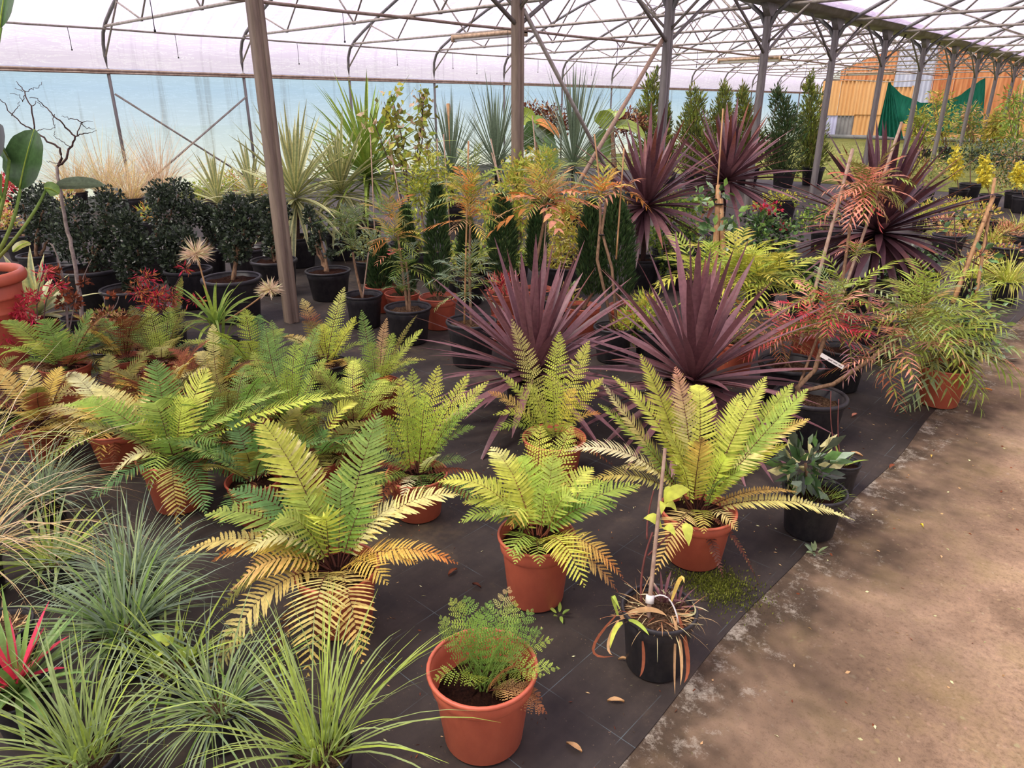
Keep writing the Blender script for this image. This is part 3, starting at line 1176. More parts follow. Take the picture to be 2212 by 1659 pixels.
def grass(parent, C, n, L, w, cols, spread=0.05, el=(20, 88), bend=(0.6, 1.8), name='grass_blades', mat='soft_leaf', N=7, kind='stuff', lean=None, elp=0.8):
    """a tuft of thin grass blades: too many and too thin to pick apart"""
    az = rng.uniform(0, 2 * math.pi, n)
    f = rng.random(n)
    e = np.radians(el[1] + (el[0] - el[1]) * f ** elp)
    Ls = rng.uniform(*L, n)
    b = bend[0] + (bend[1] - bend[0]) * f * rng.uniform(0.5, 1.2, n)
    r = spread * np.sqrt(rng.random(n))
    a2 = az + rng.normal(0, 0.6, n)
    Cs = np.asarray(C, float) + np.stack([np.cos(a2) * r, np.sin(a2) * r, np.zeros(n)], -1)
    P, S, D, u = sword(Cs, az, e, Ls, w * rng.uniform(0.7, 1.2, n), b, N, rng.normal(0, 0.5, n), 0.2, power=1.3,
                       wp=np.interp(np.linspace(0, 1, N), [0, .2, .7, 1], [.8, 1, .7, .06]))
    if lean is not None:
        P = P + np.asarray(lean)[None, None] * (u ** 1.5)[None, :, None] * Ls[:, None, None]
    P[..., 2] = np.maximum(P[..., 2], 0.008)
    keys = np.array([PAL[c] for c in cols])
    ci = keys[rng.integers(0, len(keys), n)]
    cj = keys[rng.integers(0, len(keys), n)]
    cc = (ci[:, None] * (1 - u)[None, :, None] + cj[:, None] * u[None, :, None]) * rng.uniform(0.8, 1.12, (n, 1, 1))
    mb = MB()
    blades(mb, P, S, D, cc)
    return mb.build(name, mat, parent, kind)


def rand_dirs(n):
    z = rng.uniform(-1, 1, n)
    a = rng.uniform(0, 2 * math.pi, n)
    s = np.sqrt(1 - z * z)
    return np.stack([s * np.cos(a), s * np.sin(a), z], -1)


def leaf_cloud(mb, pts, nrm, L, w, cols, up=0.3, jitter=0.7, cup=0.25, fine=None):
    """small leaves at the points, pointing roughly along nrm"""
    n = len(pts)
    d = unit(nrm + rand_dirs(n) * jitter + ZUP * up)
    s = unit(np.cross(d, rand_dirs(n)))
    nn = np.cross(s, d)
    Ls = L * rng.uniform(0.65, 1.25, n)
    keys = np.array([PAL[c] if isinstance(c, str) else c for c in cols])
    if fine is None:
        fine = n < 700
    if not fine:                          # tiny leaves: a folded diamond each
        cc = keys[rng.integers(0, len(keys), n)] * rng.uniform(0.75, 1.15, (n, 1))
        mid = pts + d * (Ls * 0.45)[:, None] + nn * (w * cup)
        sw = s * (w * Ls / L)[:, None]
        V = np.stack([pts, mid - sw, pts + d * Ls[:, None], mid + sw], 1).reshape(-1, 3)
        b = np.arange(n)[:, None] * 4
        mb.add(V, None, np.concatenate([b + [0, 2, 1], b + [0, 3, 2]]), np.repeat(cc, 4, 0))
        return
    u = np.array([0, 0.5, 1.0])
    P = pts[:, None] + d[:, None] * (Ls[:, None] * u)[..., None] - nn[:, None] * (0.15 * Ls[:, None] * u ** 2)[..., None]
    S = s[:, None] * (w * Ls / L)[:, None, None] * np.array([0.25, 1.0, 0.06])[None, :, None]
    D = nn[:, None] * (w * cup) * np.array([0.2, 1.0, 0.0])[None, :, None]
    cc = keys[rng.integers(0, len(keys), n)] * rng.uniform(0.75, 1.15, (n, 1))
    blades(mb, P, S, D, cc)


def ell_points(C, r, n, shell=0.55):
    d = rand_dirs(n)
    rad = (shell + (1 - shell) * rng.random(n)) ** 1.0
    return np.asarray(C) + d * rad[:, None] * np.asarray(r), d


def bush(parent, base, ells, n, L, w, cols, mat='glossy_leaf', name='foliage', up=0.3, jitter=0.7, shell=0.55, flat=0.9):
    """foliage made of leafy lumps; ells are (x, y, rx, ry) in pixels of the photograph at the distance of base"""
    dp = depth(base)
    sc = dp / FPX
    area = np.array([e[2] * e[3] for e in ells], float)
    cnt = (n * area / area.sum()).astype(int) + 1
    fine = n < 150
    mb = MB()
    for e, c in zip(ells, cnt):
        C = AT(e[0], e[1], dp + (e[4] if len(e) > 4 else 0.0))
        r = np.array([e[2] * sc, e[2] * sc * flat, e[3] * sc / math.cos(PITCH)])
        p, d = ell_points(C, r, c, shell)
        p[:, 2] = np.maximum(p[:, 2], 0.03)
        leaf_cloud(mb, p, d, L, w, cols, up, jitter, fine=fine)
    return mb.build(name, mat, parent, 'stuff')


def stem(parent, pts, r0, r1, mat='bark', name='stem', n=7, wig=0.0, N=None):
    P = np.asarray(pts, float)
    if len(P) == 3:
        P = bez(P[0], P[1], P[2], N or 9)
    elif len(P) == 2:
        P = P[0] + (P[1] - P[0]) * np.linspace(0, 1, N or 6)[:, None]
    if wig:
        P = P + rng.normal(0, wig, P.shape) * np.concatenate([[0], np.ones(len(P) - 1)])[:, None]
    mb = MB()
    tube(mb, P, np.linspace(r0, r1, len(P)), n)
    return mb.build(name, mat, parent)


# ---------------------------------------------------------------- pots (unit meshes: rim radius 1, height 1)
def pot_meshes(kind):
    if kind == 'terracotta':
        body = [(0.0, 0.0), (0.70, 0.0), (0.72, 0.015), (0.86, 0.74), (0.875, 0.76), (0.93, 0.80), (0.955, 0.97), (0.925, 0.97), (0.90, 0.82), (0.84, 0.76), (0.70, 0.08), (0.0, 0.06)]
        rim = [(0.955, 0.955), (1.0, 0.962), (1.0, 0.988), (0.985, 1.0), (0.94, 1.0), (0.925, 0.985), (0.925, 0.955)]
        mats = ('terracotta', 'terracotta')
    elif kind == 'black':
        body = [(0.0, 0.0), (0.74, 0.0), (0.76, 0.015), (0.88, 0.72), (0.90, 0.74), (0.925, 0.80), (0.935, 0.95), (0.90, 0.95), (0.86, 0.74), (0.73, 0.06), (0.0, 0.05)]
        rim = [(0.93, 0.92), (0.985, 0.925), (1.0, 0.95), (1.0, 0.975), (0.985, 0.995), (0.955, 1.0), (0.92, 0.995), (0.905, 0.97), (0.905, 0.93)]
        mats = ('black_plastic', 'black_plastic')
    elif kind == 'tub':
        body = [(0.0, 0.0), (0.76, 0.0), (0.78, 0.012), (0.90, 0.80), (0.915, 0.82), (0.92, 0.95), (0.885, 0.95), (0.74, 0.06), (0.0, 0.05)]
        rim = [(0.915, 0.90), (0.985, 0.905), (1.0, 0.93), (1.0, 0.965), (0.98, 0.99), (0.95, 1.0), (0.90, 0.99), (0.885, 0.965), (0.885, 0.91)]
        mats = ('black_plastic', 'black_plastic')
    elif kind == 'urn':
        body = [(0.0, 0.0), (0.62, 0.0), (0.64, 0.02), (0.74, 0.35), (0.80, 0.60), (0.815, 0.605), (0.815, 0.62), (0.805, 0.63), (0.83, 0.74), (0.85, 0.745), (0.85, 0.765), (0.84, 0.77), (0.87, 0.9), (0.84, 0.9), (0.62, 0.08), (0, 0.06)]
        rim = [(0.86, 0.885), (0.94, 0.885), (0.985, 0.90), (1.0, 0.935), (0.985, 0.975), (0.94, 1.0), (0.87, 0.995), (0.835, 0.96), (0.83, 0.9)]
        mats = ('terracotta', 'terracotta')
    n = 40
    b, r = MB(), MB()
    lathe(b, body, n)
    rim = rim + [rim[0]]
    lathe(r, rim, n)
    return b.mesh('pot', mats[0]), r.mesh('rim', mats[1])


POTM = {k: pot_meshes(k) for k in ('terracotta', 'black', 'tub', 'urn')}
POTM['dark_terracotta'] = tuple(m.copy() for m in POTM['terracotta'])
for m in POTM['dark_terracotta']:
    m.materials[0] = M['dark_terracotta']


def soil_mesh(seed, mat):
    r_ = np.random.default_rng(seed)
    nr, na = 7, 28
    a = np.arange(na) * 2 * math.pi / na
    rr = np.linspace(0, 1, nr)[:, None]
    z = r_.normal(0, 0.028, (nr, na)) + 0.05 * (1 - rr ** 2)
    z[0] = z[0, 0]
    P = np.stack([rr * np.cos(a), rr * np.sin(a), z], -1)
    P = np.concatenate([P, P[:, :1]], 1)
    mb = MB()
    grid_sheet(mb, P)
    return mb.mesh('soil', mat)


SOIL = [soil_mesh(i, 'potting_soil') for i in range(3)]
MULCH = [soil_mesh(i + 9, 'bark_mulch') for i in range(3)]


def pot(parent, D, H, kind='terracotta', level=0.86, mulch=False, rot=None):
    """pot with rim and soil under the thing; D rim diameter, H height"""
    b, r = POTM[kind]
    a = float(rng.uniform(0, 6.28)) if rot is None else rot
    o = inst('pot', b, parent, (0, 0, 0.005), a, (D / 2, D / 2, H))
    inst('rim', r, o)
    rin = {'terracotta': 0.885, 'dark_terracotta': 0.885, 'black': 0.88, 'tub': 0.86, 'urn': 0.83}[kind] - (0.97 - level) * 0.22
    me = (MULCH if mulch else SOIL)[int(rng.integers(0, 3))]
    inst('soil', me, parent, (0, 0, H * level), a * 2, (D / 2 * rin, D / 2 * rin, D / 2))
    return np.array(parent.location) + np.array([0, 0, H * level])


def potted(name, label, cat, px, D, H, kind='terracotta', level=0.86, mulch=False, group=None):
    g = G(*px) if len(px) == 2 else np.asarray(px, float)
    g[2] = 0.004
    t = thing(name, label, cat, g, group)
    c = pot(t, D, H, kind, level, mulch)
    return t, c


def fern(label, px, D, H, kind, tips, auto=0, wid=0.085, n=26, style='toothed', autoL=(0.3, 0.45), autoel=(10, 70), autoc=('g', 'lg', 'ol'), level=0.86, dead=0, mulch=False, rach='br'):
    """potted fern; tips are (x, y, distance offset, lift, colours, width factor) read off the photograph"""
    t, c = potted('potted_fern', label, 'fern', px, D, H, kind, level, mulch)
    c = c + ZUP * 0.02
    for q in tips:
        x, y, dd, lift, cols = q[:5]
        wf = q[5] if len(q) > 5 else 1.0
        st = q[6] if len(q) > 6 else style
        tip = ON(x, y, c, dd)
        tip[2] = max(tip[2], 0.015)
        o = unit((tip - c) * np.array([1, 1, 0])) * D * 0.08
        b = c + o + rng.normal(0, 0.006, 3) * np.array([1, 1, 0])
        L = np.linalg.norm(tip - b)
        nn = int(np.clip(n * 1.3 * (L / 0.45) ** 0.7, 14, 46))
        frond(t, b, tip, lift * 1.0, wid * wf, nn, st, cols, rach, curl=q[7] if len(q) > 7 else 0.0)
    for i in range(auto):
        az = i * 2.4 + rng.uniform(-0.3, 0.3)
        el = math.radians(rng.uniform(*autoel))
        L = rng.uniform(*autoL)
        h = np.array([math.cos(az), math.sin(az), 0])
        b = c + h * D * 0.08
        tip = b + h * L * math.cos(el) + ZUP * (L * math.sin(el) - 0.06)
        tip[2] = max(tip[2], 0.03)
        k = autoc[int(rng.integers(0, len(autoc)))]
        frond(t, b, tip, 0.10 * L / 0.4, wid * rng.uniform(0.75, 1.05), int(n * 1.1), 'plain' if style == 'toothed' else style, k, rach)
    for i in range(dead):
        az = rng.uniform(0, 6.28)
        h = np.array([math.cos(az), math.sin(az), 0])
        L = rng.uniform(0.2, 0.34)
        tip = c + h * L * 0.9 - ZUP * rng.uniform(0.02, 0.14)
        tip[2] = max(tip[2], 0.02)
        frond(t, c + h * 0.02, tip, 0.08, wid * 0.45, 18, 'toothed', [(0, 'br'), (0.6, 'rb'), (1, 'br')], 'br', droop=0.6, mat='dry_leaf')
    return t, c

# ================================================================ FERNS
YT = [(0, 'g'), (0.5, 'yg'), (1, 'yg')]
YY = [(0, 'yg'), (0.45, 'py'), (1, 'oy')]
GG_ = [(0, 'g'), (1, 'lg')]
PC = [(0, 'yg'), (0.5, 'cr'), (1, 'cr')]
DB = [(0, 'rb'), (0.5, 'br'), (1, 'br')]
OB = [(0, 'lg'), (0.55, 'oy'), (0.85, 'og'), (1, 'rb')]

# small dark green fern in the front pot
t, c = potted('potted_fern', 'small dark green fern low in a large half-filled terracotta pot beside the grasses', 'fern', (1045, 1590), 0.301, 0.245, 'terracotta', 0.66)
c = c + ZUP * 0.01
for x, y, dd, lift, cols in [
        (952, 1332, 0.0, .06, GG_), (975, 1294, .04, .07, GG_), (1005, 1290, .06, .06, 'g'), (1100, 1270, .10, .06, [(0, 'g'), (.6, 'g'), (1, 'tan')]),
        (1112, 1300, .08, .05, GG_), (1150, 1318, .04, .05, 'g'), (1170, 1358, .02, .05, 'g'), (1192, 1382, 0, .05, GG_), (1206, 1444, -.06, .06, GG_),
        (1174, 1458, -.10, .05, GG_), (950, 1358, -.02, .06, 'g'), (938, 1466, -.06, .07, 'lg'), (1014, 1480, -.10, .07, 'lg'), (1060, 1300, .02, .05, 'g'),
        (1040, 1330, -.03, .05, 'g'), (1120, 1340, -.02, .05, 'g'), (1085, 1390, -.10, .05, 'g'), (1000, 1400, -.07, .05, 'g'), (1130, 1420, -.09, .05, 'g')]:
    tip = ON(x, y, c, dd)
    frond(t, c + rng.normal(0, 0.012, 3) * [1, 1, 0], tip, lift, 0.05, 11, 'bi', cols, 'g', fill=0.42, s0=0.2, vee=0.1, pw=.34)
for x, y, dd in ((1106, 1443, -.12), (1180, 1540, -.08), (1170, 1510, -.06)):
    frond(t, c + np.array([0.02, 0, 0]), ON(x, y, c, dd), 0.05, 0.045, 16, 'bi', [(0, 'ol'), (.4, 'tan'), (1, 'rb')], 'br', fill=0.6, droop=0.4, mat='dry_leaf')

fern('yellow-green fern with toothed fronds in a terracotta pot in the middle of the mat', (1157, 1290), .273, .262, 'terracotta', [
    (946, 1040, .02, .16, [(0, 'g'), (.4, 'yg'), (1, 'yg')], 1.0), (992, 1128, -.05, .14, GG_, .9), (1000, 1085, .02, .14, YT), (1062, 966, .16, .10, [(0, 'yg'), (.6, 'yg'), (1, 'cr')]),
    (1088, 995, .12, .08, 'yg'), (1169, 921, .22, .06, [(0, 'lg'), (1, 'yg')], 1.0, 'bi'), (1236, 925, .24, .06, 'yg', 1.0, 'bi'), (1128, 985, .14, .06, 'lg'),
    (1196, 985, .14, .05, 'lg'), (1382, 1048, .05, .12, [(0, 'g'), (1, 'lg')], 1.1), (1308, 1040, .10, .10, 'lg'), (1280, 1010, .16, .08, 'yg'), (1330, 1090, 0, .12, 'g', 1.1),
    (1346, 1248, -.10, .14, OB, .85), (1333, 1276, -.14, .14, [(0, 'lg'), (.5, 'oy'), (1, 'rb')], .9), (1262, 1266, -.20, .16, 'yg', 1.05), (1102, 1200, -.16, .10, 'lg', .8),
    (1104, 1142, -.12, .20, [(0, 'yg'), (.6, 'yg'), (1, 'og')], 1.1), (1166, 1222, -.20, .08, 'lg', .6), (1112, 1218, -.18, .06, 'lg', .5), (1222, 1222, -.18, .10, YY, .7),
    (1060, 1110, -.12, .14, 'lg', .9), (1240, 1080, -.02, .14, 'lg'), (1190, 1060, -.05, .12, 'lg'), (1020, 1040, .08, .12, 'yg')], wid=.078, n=24, rach='rb')

fern('tall upright pale green fern with one long yellow frond reaching over the concrete edge', (1497, 1205), .291, .215, 'terracotta', [
    (1383, 764, .10, .08, 'yg', 1.15), (1459, 792, .06, .08, [(0, 'yg'), (.5, 'py'), (1, 'sal')], 1.0), (1508, 806, .12, .10, 'yg', 1.05, 'toothed', .05), (1322, 812, .08, .10, 'yg', .95),
    (1301, 828, .0, .10, [(0, 'lg'), (.6, 'py'), (1, 'cr')], 1.0), (1292, 872, -.02, .12, GG_, 1.05), (1655, 813, .05, .10, 'yg', 1.0), (1713, 828, .05, .12, 'lg', 1.0), (1744, 840, -.02, .12, GG_, 1.2),
    (1748, 905, -.05, .12, YY, 1.1), (1700, 960, -.05, .12, 'yg', 1.0), (1600, 850, .10, .08, 'yg'), (1219, 975, -.02, .22, PC, 1.15), (1279, 1036, -.05, .18, YY, 1.1), (1340, 1010, -.05, .14, 'py', .9),
    (1846, 1124, .04, .16, [(0, 'py'), (.5, 'py'), (1, 'cr')], .95), (1725, 1064, .05, .08, 'oy', .5), (1414, 1242, -.20, .16, [(0, 'py'), (1, 'oy')], 1.05), (1520, 1152, -.18, .08, [(0, 'lg'), (1, 'oy')], .7),
    (1592, 1146, -.14, .08, YY, .7), (1516, 945, -.10, .06, [(0, 'yg'), (.8, 'oy'), (1, 'br')], 1.0), (1460, 1000, -.10, .12, 'yg', 1.0), (1570, 990, -.05, .10, 'yg', 1.0), (1620, 905, .06, .1, 'lg', .9),
    (1430, 860, .12, .06, 'lg', 1.0), (1560, 1040, -.10, .10, 'g', .9), (1440, 930, -.02, .08, 'yg'), (1640, 1010, -.06, .1, 'lg', .8),
    (1562, 1248, -.17, .05, DB, .35, 'toothed'), (1638, 1282, -.10, .10, DB, .28, 'toothed')], wid=.072, n=27, style='plain', rach='br')

fern('large green and yellow fern with broad drooping fronds in a terracotta pot beside the grasses', (740, 1345), .284, .225, 'terracotta', [
    (561, 905, .10, .10, [(0, 'lg'), (.5, 'yg'), (1, 'yg')], 1.25), (600, 925, .14, .10, PC, 1.0), (818, 892, .16, .08, [(0, 'lg'), (1, 'g')], 1.15), (812, 1050, .10, .10, 'g', .9), (444, 1112, .0, .18, GG_, 1.1),
    (495, 1058, .08, .14, 'bg', 1.0), (458, 1212, -.02, .18, OB, 1.0), (500, 1280, -.10, .20, [(0, 'oy'), (1, 'tan')], 1.15), (478, 1318, -.02, .20, 'ol', .95), (376, 1208, .02, .20, YY, .75),
    (456, 1488, -.18, .24, [(0, 'oy'), (1, 'py')], 1.0), (582, 1438, -.16, .10, DB, .5), (664, 1462, -.32, .22, [(0, 'oy'), (.5, 'py'), (1, 'oy')], 1.2), (782, 1432, -.28, .18, [(0, 'py'), (1, 'oy')], .95),
    (990, 1068, .10, .16, [(0, 'lg'), (.3, 'py'), (1, 'py')], 1.0), (990, 1218, -.02, .16, OB, .75), (872, 1090, .06, .12, 'cr', .9), (900, 1216, -.06, .12, 'oy', .9), (836, 1262, -.14, .12, 'oy', .8),
    (590, 1130, -.06, .18, 'lg', 1.1), (700, 1120, -.06, .14, 'yg', .9), (540, 1190, -.12, .18, 'py', 1.0), (640, 1060, .04, .12, 'lg', 1.1), (740, 1010, .12, .08, 'g', .9)], wid=.088, n=23, rach='br')

fern('light green fine-cut fern with curled brown dead fronds in a terracotta pot', (905, 1110), .266, .195, 'terracotta', [
    (948, 790, .12, .06, 'yg'), (891, 798, .12, .06, 'lg'), (1012, 808, .12, .08, 'yg'), (1055, 824, .06, .1, 'yg'), (868, 812, .06, .06, 'yg'), (1045, 862, .02, .1, 'lg'), (1025, 922, -.05, .1, 'g'), (862, 836, .02, .06, 'lg'),
    (920, 850, -.02, .06, 'lg'), (965, 870, -.02, .06, 'lg'), (1000, 890, -.04, .08, 'g'), (830, 900, 0, .08, 'lg'), (800, 930, -.04, .08, 'yg'), (880, 900, -.1, .08, 'lg'), (945, 985, -.16, .05, PC, .7, 'toothed'),
    (870, 1075, -.2, .06, 'cr', .6, 'toothed')], wid=.066, n=18, style='bi', dead=7, auto=8, autoL=(0.22, 0.36), autoel=(0, 45), autoc=('lg', 'g', 'ol'))

fern('yellow-green fine-cut fern with three tall tips in front of a purple sword plant', (1195, 1030), .30, .205, 'terracotta', [
    (1105, 690, .10, .05, [(0, 'yg'), (1, 'py')], 1.05), (1209, 717, .08, .05, 'yg'), (1272, 737, .06, .07, 'yg', .95), (1302, 817, .02, .10, 'yg'), (1072, 800, .06, .06, 'yg', .7), (1055, 846, .0, .10, [(0, 'yg'), (.6, 'oy'), (1, 'og')]),
    (1066, 896, -.05, .12, YT), (1299, 893, -.05, .10, OB, .8), (1190, 800, -.02, .05, [(0, 'lg'), (1, 'yg')]), (1140, 830, -.03, .07, 'yg'), (1240, 840, -.02, .07, [(0, 'yg'), (1, 'oy')]), (1068, 930, -.08, .12, 'lg'),
    (1150, 935, -.18, .10, 'yg', .8), (1235, 930, -.15, .1, 'lg', .8), (1120, 960, -.16, .12, 'lg', .8), (1270, 955, -.08, .08, 'oy', .7)], wid=.068, n=20, style='bi', dead=2, rach='ol')

fern('big green fern with a tall rounded blue-green frond, leaning over a narrow terracotta pot', (395, 1090), .30, .245, 'terracotta', [
    (335, 778, .12, .06, [(0, 'g'), (1, 'bg')], 1.2), (448, 797, .06, .06, 'yg', 1.35), (330, 872, .02, .14, 'lg', 1.2), (140, 878, .05, .22, GG_, 1.1), (629, 842, .08, .10, 'lg', .8), (772, 853, .10, .16, 'yg', .95),
    (335, 962, -.06, .16, 'lg', .9), (221, 1068, -.06, .20, PC, 1.0), (322, 1060, -.16, .16, 'lg', .8), (388, 1152, -.22, .18, [(0, 'g'), (1, 'oy')], .8), (200, 832, .14, .14, [(0, 'lg'), (.5, 'py'), (1, 'cr')], 1.0),
    (470, 960, -.12, .14, 'g', 1.0), (520, 900, .02, .12, 'lg', 1.0), (400, 860, .02, .08, 'yg', 1.1), (280, 930, -.02, .16, 'lg', 1.1), (540, 1000, -.04, .1, 'g', .9), (440, 1040, -.2, .12, 'bg', .9), (560, 1060, -.05, .1, 'bg', .8)], wid=.088, n=25, auto=10, autoL=(0.30, 0.46), autoel=(0, 50), autoc=('g', 'lg', 'ol', 'bg'))

fern('fading yellow fern with fronds hanging towards the orange grass, in a half-hidden terracotta pot', (270, 1000), .293, .19, 'terracotta', [
    (70, 894, 0, .16, YY, 1.0), (108, 902, -.04, .14, 'py', .9), (124, 1008, -.10, .16, [(0, 'oy'), (1, 'py')], .9), (60, 968, -.02, .14, 'ol', .8), (148, 804, .10, .12, PC, .9), (180, 880, -.02, .1, 'oy'), (250, 850, .05, .08, 'ol'),
    (330, 860, .05, .08, 'py', .8), (215, 1000, -.12, .12, 'oy', .8), (200, 940, -.1, .1, 'lg')], wid=.075, n=22, dead=3, auto=9, autoL=(0.25, 0.42), autoel=(0, 45), autoc=('oy', 'ol', 'py', 'lg'))

fern('green fern with broad upright fronds in front of the red-leaved maple and the agave bowl', (160, 865), .28, .22, 'terracotta', [
    (7, 692, .05, .12, [(0, 'lg'), (1, 'g')], 1.05), (94, 690, .05, .06, 'g', 1.3), (198, 668, .05, .08, 'g', 1.1), (-6, 772, .0, .16, 'lg', .9), (276, 697, .05, .12, 'lg', .8), (60, 745, -.02, .12, YT, 1.0), (130, 740, -.04, .06, 'g', 1.1),
    (20, 800, -.06, .12, 'g'), (250, 765, -.02, .1, 'ol'), (0, 830, -.1, .12, 'br', .7), (230, 720, .1, .08, 'g')], wid=.085, n=24, dead=3, auto=12, autoL=(0.28, 0.45), autoel=(0, 60), autoc=('g', 'ol', 'lg', 'rb'))

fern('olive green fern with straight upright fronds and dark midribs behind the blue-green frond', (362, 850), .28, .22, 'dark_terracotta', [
    (283, 660, .05, .06, 'ol'), (322, 660, .06, .05, 'lg'), (366, 663, .06, .05, [(0, 'g'), (1, 'lg')]), (401, 668, .05, .05, 'ol'), (420, 697, .02, .08, 'ol'), (242, 735, .02, .12, 'ol'), (262, 690, .04, .1, 'g'), (340, 720, -.05, .05, 'lg'),
    (385, 730, -.05, .06, 'lg'), (440, 735, -.02, .08, 'py', .8), (300, 770, -.1, .1, 'py', .8), (470, 790, 0, .1, 'ol')], wid=.075, n=24, style='bi', dead=5, auto=12, autoL=(0.28, 0.44), autoel=(0, 60), autoc=('ol', 'g', 'py', 'rb'))

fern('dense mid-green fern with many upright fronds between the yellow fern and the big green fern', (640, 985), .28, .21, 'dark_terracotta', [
    (573, 700, .18, .05, 'g'), (587, 692, .22, .05, 'g'), (640, 738, .10, .04, 'lg'), (704, 772, .08, .05, 'lg'), (666, 730, .16, .04, 'lg'), (530, 790, .05, .08, 'g'), (615, 800, .02, .04, 'lg'), (560, 830, 0, .08, 'g'), (500, 840, .05, .1, 'ol'),
    (740, 830, .02, .08, 'lg'), (770, 860, 0, .1, 'g'), (690, 850, -.05, .06, 'lg'), (650, 860, -.06, .05, 'g'), (600, 880, -.1, .06, 'lg'), (720, 900, -.08, .08, 'ol'), (545, 760, .1, .06, 'lg'), (690, 700, .2, .05, 'g')], wid=.07, n=24, style='bi', dead=3, auto=12, autoL=(0.28, 0.44), autoel=(0, 50), autoc=('g', 'lg', 'ol'))

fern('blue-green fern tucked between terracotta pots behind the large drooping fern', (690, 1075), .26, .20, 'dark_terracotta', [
    (620, 960, .02, .12, 'g'), (770, 870, .05, .16, 'yg', 1.0), (740, 960, -.02, .1, 'bg'), (800, 980, 0, .1, 'ol'), (600, 920, .08, .1, 'lg'), (700, 930, 0, .06, 'bg'), (840, 940, .04, .1, 'g'), (655, 1000, -.08, .08, 'bg'), (770, 1030, -.1, .08, 'ol', .7)], wid=.07, n=22, auto=10, autoL=(0.26, 0.40), autoel=(0, 45), autoc=('bg', 'g', 'ol'))

fern('yellow fern with dark-edged fronds standing behind the other ferns near the leaning column', (715, 850), .26, .20, 'black', [
    (744, 620, .10, .05, [(0, 'lg'), (.5, 'yg'), (1, 'py')]), (653, 645, .08, .08, [(0, 'yg'), (.6, 'rb'), (1, 'py')]), (768, 684, .06, .06, 'yg'), (624, 730, .05, .1, 'py'), (700, 700, .04, .06, 'yg'), (660, 690, .02, .06, [(0, 'yg'), (1, 'br')]),
    (790, 740, .02, .08, 'lg'), (730, 760, -.05, .05, 'yg'), (640, 770, -.03, .08, 'ol')], wid=.07, n=20, style='bi', rach='br', auto=8, autoL=(0.25, 0.40), autoel=(10, 60), autoc=('yg', 'ol', 'oy'))

fern('bright green fern with slender tips and a rust-coloured frond in front of the black pots', (820, 905), .27, .21, 'dark_terracotta', [
    (781, 670, .10, .04, 'g', .8), (901, 680, .08, .06, 'ol', .4), (836, 687, .08, .04, 'tan', .6), (913, 711, .04, .08, 'yg', .9), (919, 777, .02, .10, 'yg', .8), (850, 720, .06, .05, 'lg'), (870, 760, .02, .06, 'lg'), (800, 740, .04, .05, 'lg'),
    (760, 780, .02, .08, 'lg'), (880, 800, -.03, .08, 'lg'), (830, 790, -.05, .05, 'lg'), (786, 820, -.06, .06, 'g'), (845, 825, -.15, .08, [(0, 'rb'), (1, 'og')], .6)], wid=.07, n=22, style='bi', dead=2, auto=8, autoL=(0.25, 0.38), autoel=(0, 50), autoc=('lg', 'g', 'ol'))

fern('faded fern with many brown curled fronds between the two upright green ferns', (480, 900), .27, .20, 'dark_terracotta', [
    (460, 700, .1, .06, 'py', .7), (500, 745, .05, .06, 'ol'), (430, 760, .05, .08, 'py', .9), (520, 770, .05, .08, 'g'), (395, 800, 0, .1, 'oy', .9), (540, 840, -.04, .1, 'lg'), (450, 800, -.05, .06, 'ol')], wid=.07, n=22, dead=9, auto=12, autoL=(0.25, 0.40), autoel=(0, 50), autoc=('ol', 'rb', 'br', 'oy'))
fern('faded fern with yellow and brown fronds beside the small black pot', (255, 930), .26, .18, 'terracotta', [
    (160, 830, .02, .08, PC, .9), (300, 800, .05, .08, 'ol', .9), (270, 860, -.05, .08, [(0, 'oy'), (1, 'cr')], 1.0), (330, 830, .0, .08, 'py', .9), (235, 800, .08, .06, 'br', .7), (370, 880, -.05, .1, 'oy', .8)], wid=.075, n=20, dead=8, auto=12, autoL=(0.25, 0.42), autoel=(0, 50), autoc=('oy', 'rb', 'br', 'py', 'ol'))
t, c = fern('brownish trailing fern with long curled fronds over a black pot by the grass tufts', (10, 905), .30, .22, 'black', [
    (140, 805, .02, .10, [(0, 'ol'), (1, 'br')], .8), (110, 830, -.05, .1, DB, .7), (150, 850, -.08, .12, 'br', .6), (40, 770, .1, .08, 'ol', .8)], wid=.06, n=20, dead=4)
t, c = potted('potted_fern', 'single slender olive frond rising behind the red maple by the seed head', 'fern', (382, 765), .2, .20, 'black')
frond(t, c, ON(393, 597, c, .05), 0.05, 0.05, 26, 'toothed', 'ol', 'ol')
frond(t, c, ON(450, 690, c, 0), 0.05, 0.05, 22, 'toothed', 'ol', 'ol')
frond(t, c, ON(380, 700, c, -.05), 0.05, 0.05, 22, 'toothed', 'g', 'ol')

